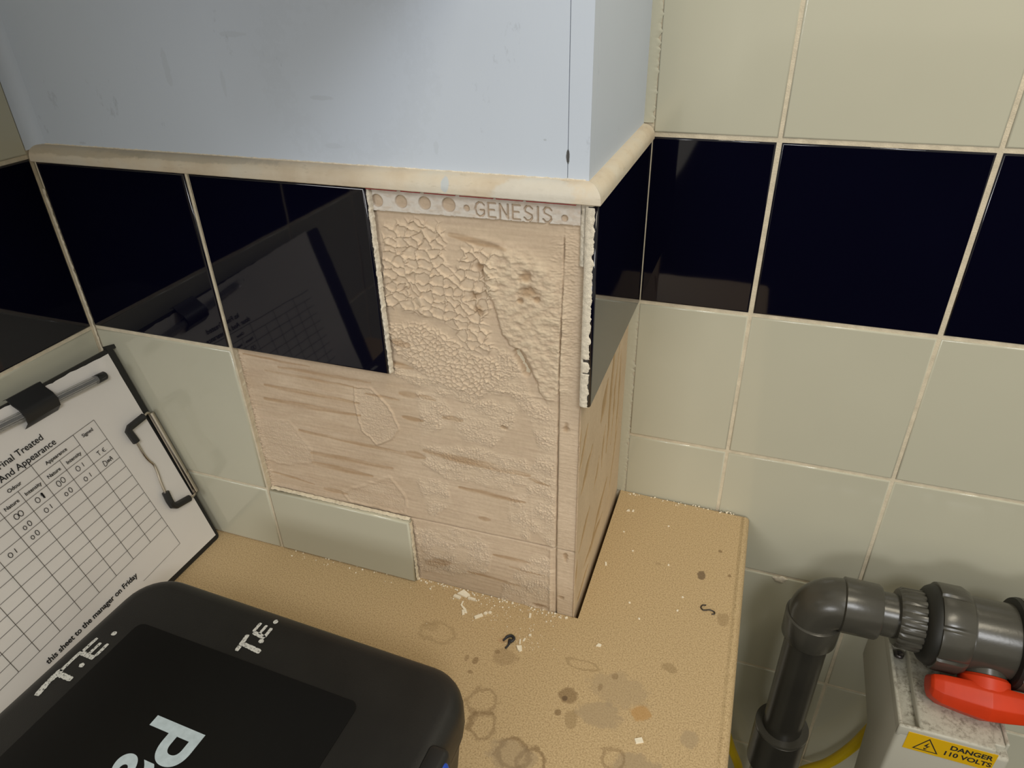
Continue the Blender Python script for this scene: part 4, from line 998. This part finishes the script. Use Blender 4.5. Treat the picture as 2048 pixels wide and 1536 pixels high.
tag(chip('plaster_chip', rot_rect(75.5, -88.4, 6, 4, 0.5), 0.9), 'square white flake in front of the orange stain', 'chip', G)
tag(chip('plaster_chip', [(25.5, -16.5), (29.5, -16), (30, -13.5), (27, -13)], 0.6), 'pale translucent flake right of the boxing corner', 'chip', G)
rs = random.Random(11); crumb_spots = [(43.5, 38.7), (85.7, 43.1), (54.9, 23.6), (88, 60), (34, 104), (70, 96), (20, 128), (62, 150)]
proto = None
for k, (cx, cy) in enumerate(crumb_spots):
    if proto is None:
        proto = chip('plaster_crumb', [(-0.9, -0.6), (0.6, -0.9), (1.1, 0.4), (-0.3, 1.0)], 0.7); c = proto
    else:
        c = proto.copy(); COL.objects.link(c)
    c.location = (cx*MM, cy*MM, 0); c.rotation_euler.z = rs.uniform(0, 6)
    tag(c, 'tiny pale crumb on the worktop arm right of the boxing', 'crumb', 'tiny crumbs on the worktop arm')
# crumbs along the wall foot: too many to count
bm = bmesh.new()
def crumb(x, y, r):
    m = bmesh.ops.create_icosphere(bm, subdivisions=1, radius=r, matrix=Matrix.Translation((x, y, r*0.55)))
    for v in m['verts']: v.co += Vector((rs.uniform(-.3, .3), rs.uniform(-.3, .3), rs.uniform(-.2, .2)))*r
for k in range(210):
    crumb(rs.uniform(-300, -2), 6.3-abs(rs.gauss(0, 2.0)) if rs.random() < .75 else rs.uniform(-8, 5), rs.uniform(0.35, 1.1))
for k in range(45): crumb(rs.uniform(8, 132), Yb-1.6-abs(rs.gauss(0, 2.5)), rs.uniform(0.35, 1.0))
for k in range(60): crumb(rs.gauss(-75, 22), rs.gauss(-14, 8), rs.uniform(0.2, 0.55))
for k in range(40): crumb(rs.gauss(-30, 12), rs.gauss(-28, 8), rs.uniform(0.2, 0.5))
tag(bm_obj('grout_crumbs', bm, 'chip', smooth=False), 'scatter of fine grout crumbs along the wall foot', 'crumbs', kind='stuff')
bm = bmesh.new(); sweep(bm, catmull([(-50.5, -36.5, 1.2), (-48.5, -32, 1.6), (-45, -30.2, 2.0), (-42.2, -32.2, 1.8), (-43.6, -35.4, 1.5), (-45.4, -34.4, 1.6), (-44.6, -38.5, 1.3), (-46.2, -43, 1.0)], 5), [0.9]*4+[1.25]*26+[0.9]*6, 8)
tag(bm_obj('rubber_curl', bm, 'soot'), 'black curled rubber scrap lying on the worktop', 'scrap')
bm = bmesh.new(); sweep(bm, catmull([(109, 57, 0.7), (106, 56, 0.7), (105, 53, 0.7), (107.4, 50.6, 0.7), (112.5, 52.4, 0.9), (116.4, 51.6, 0.7), (117, 49.4, 0.7), (114.8, 48.2, 0.7)], 5), 0.6, 8)
tag(bm_obj('wire_scrap', bm, 'wire'), 'thin S-shaped dark wire scrap near the worktop edge', 'scrap')
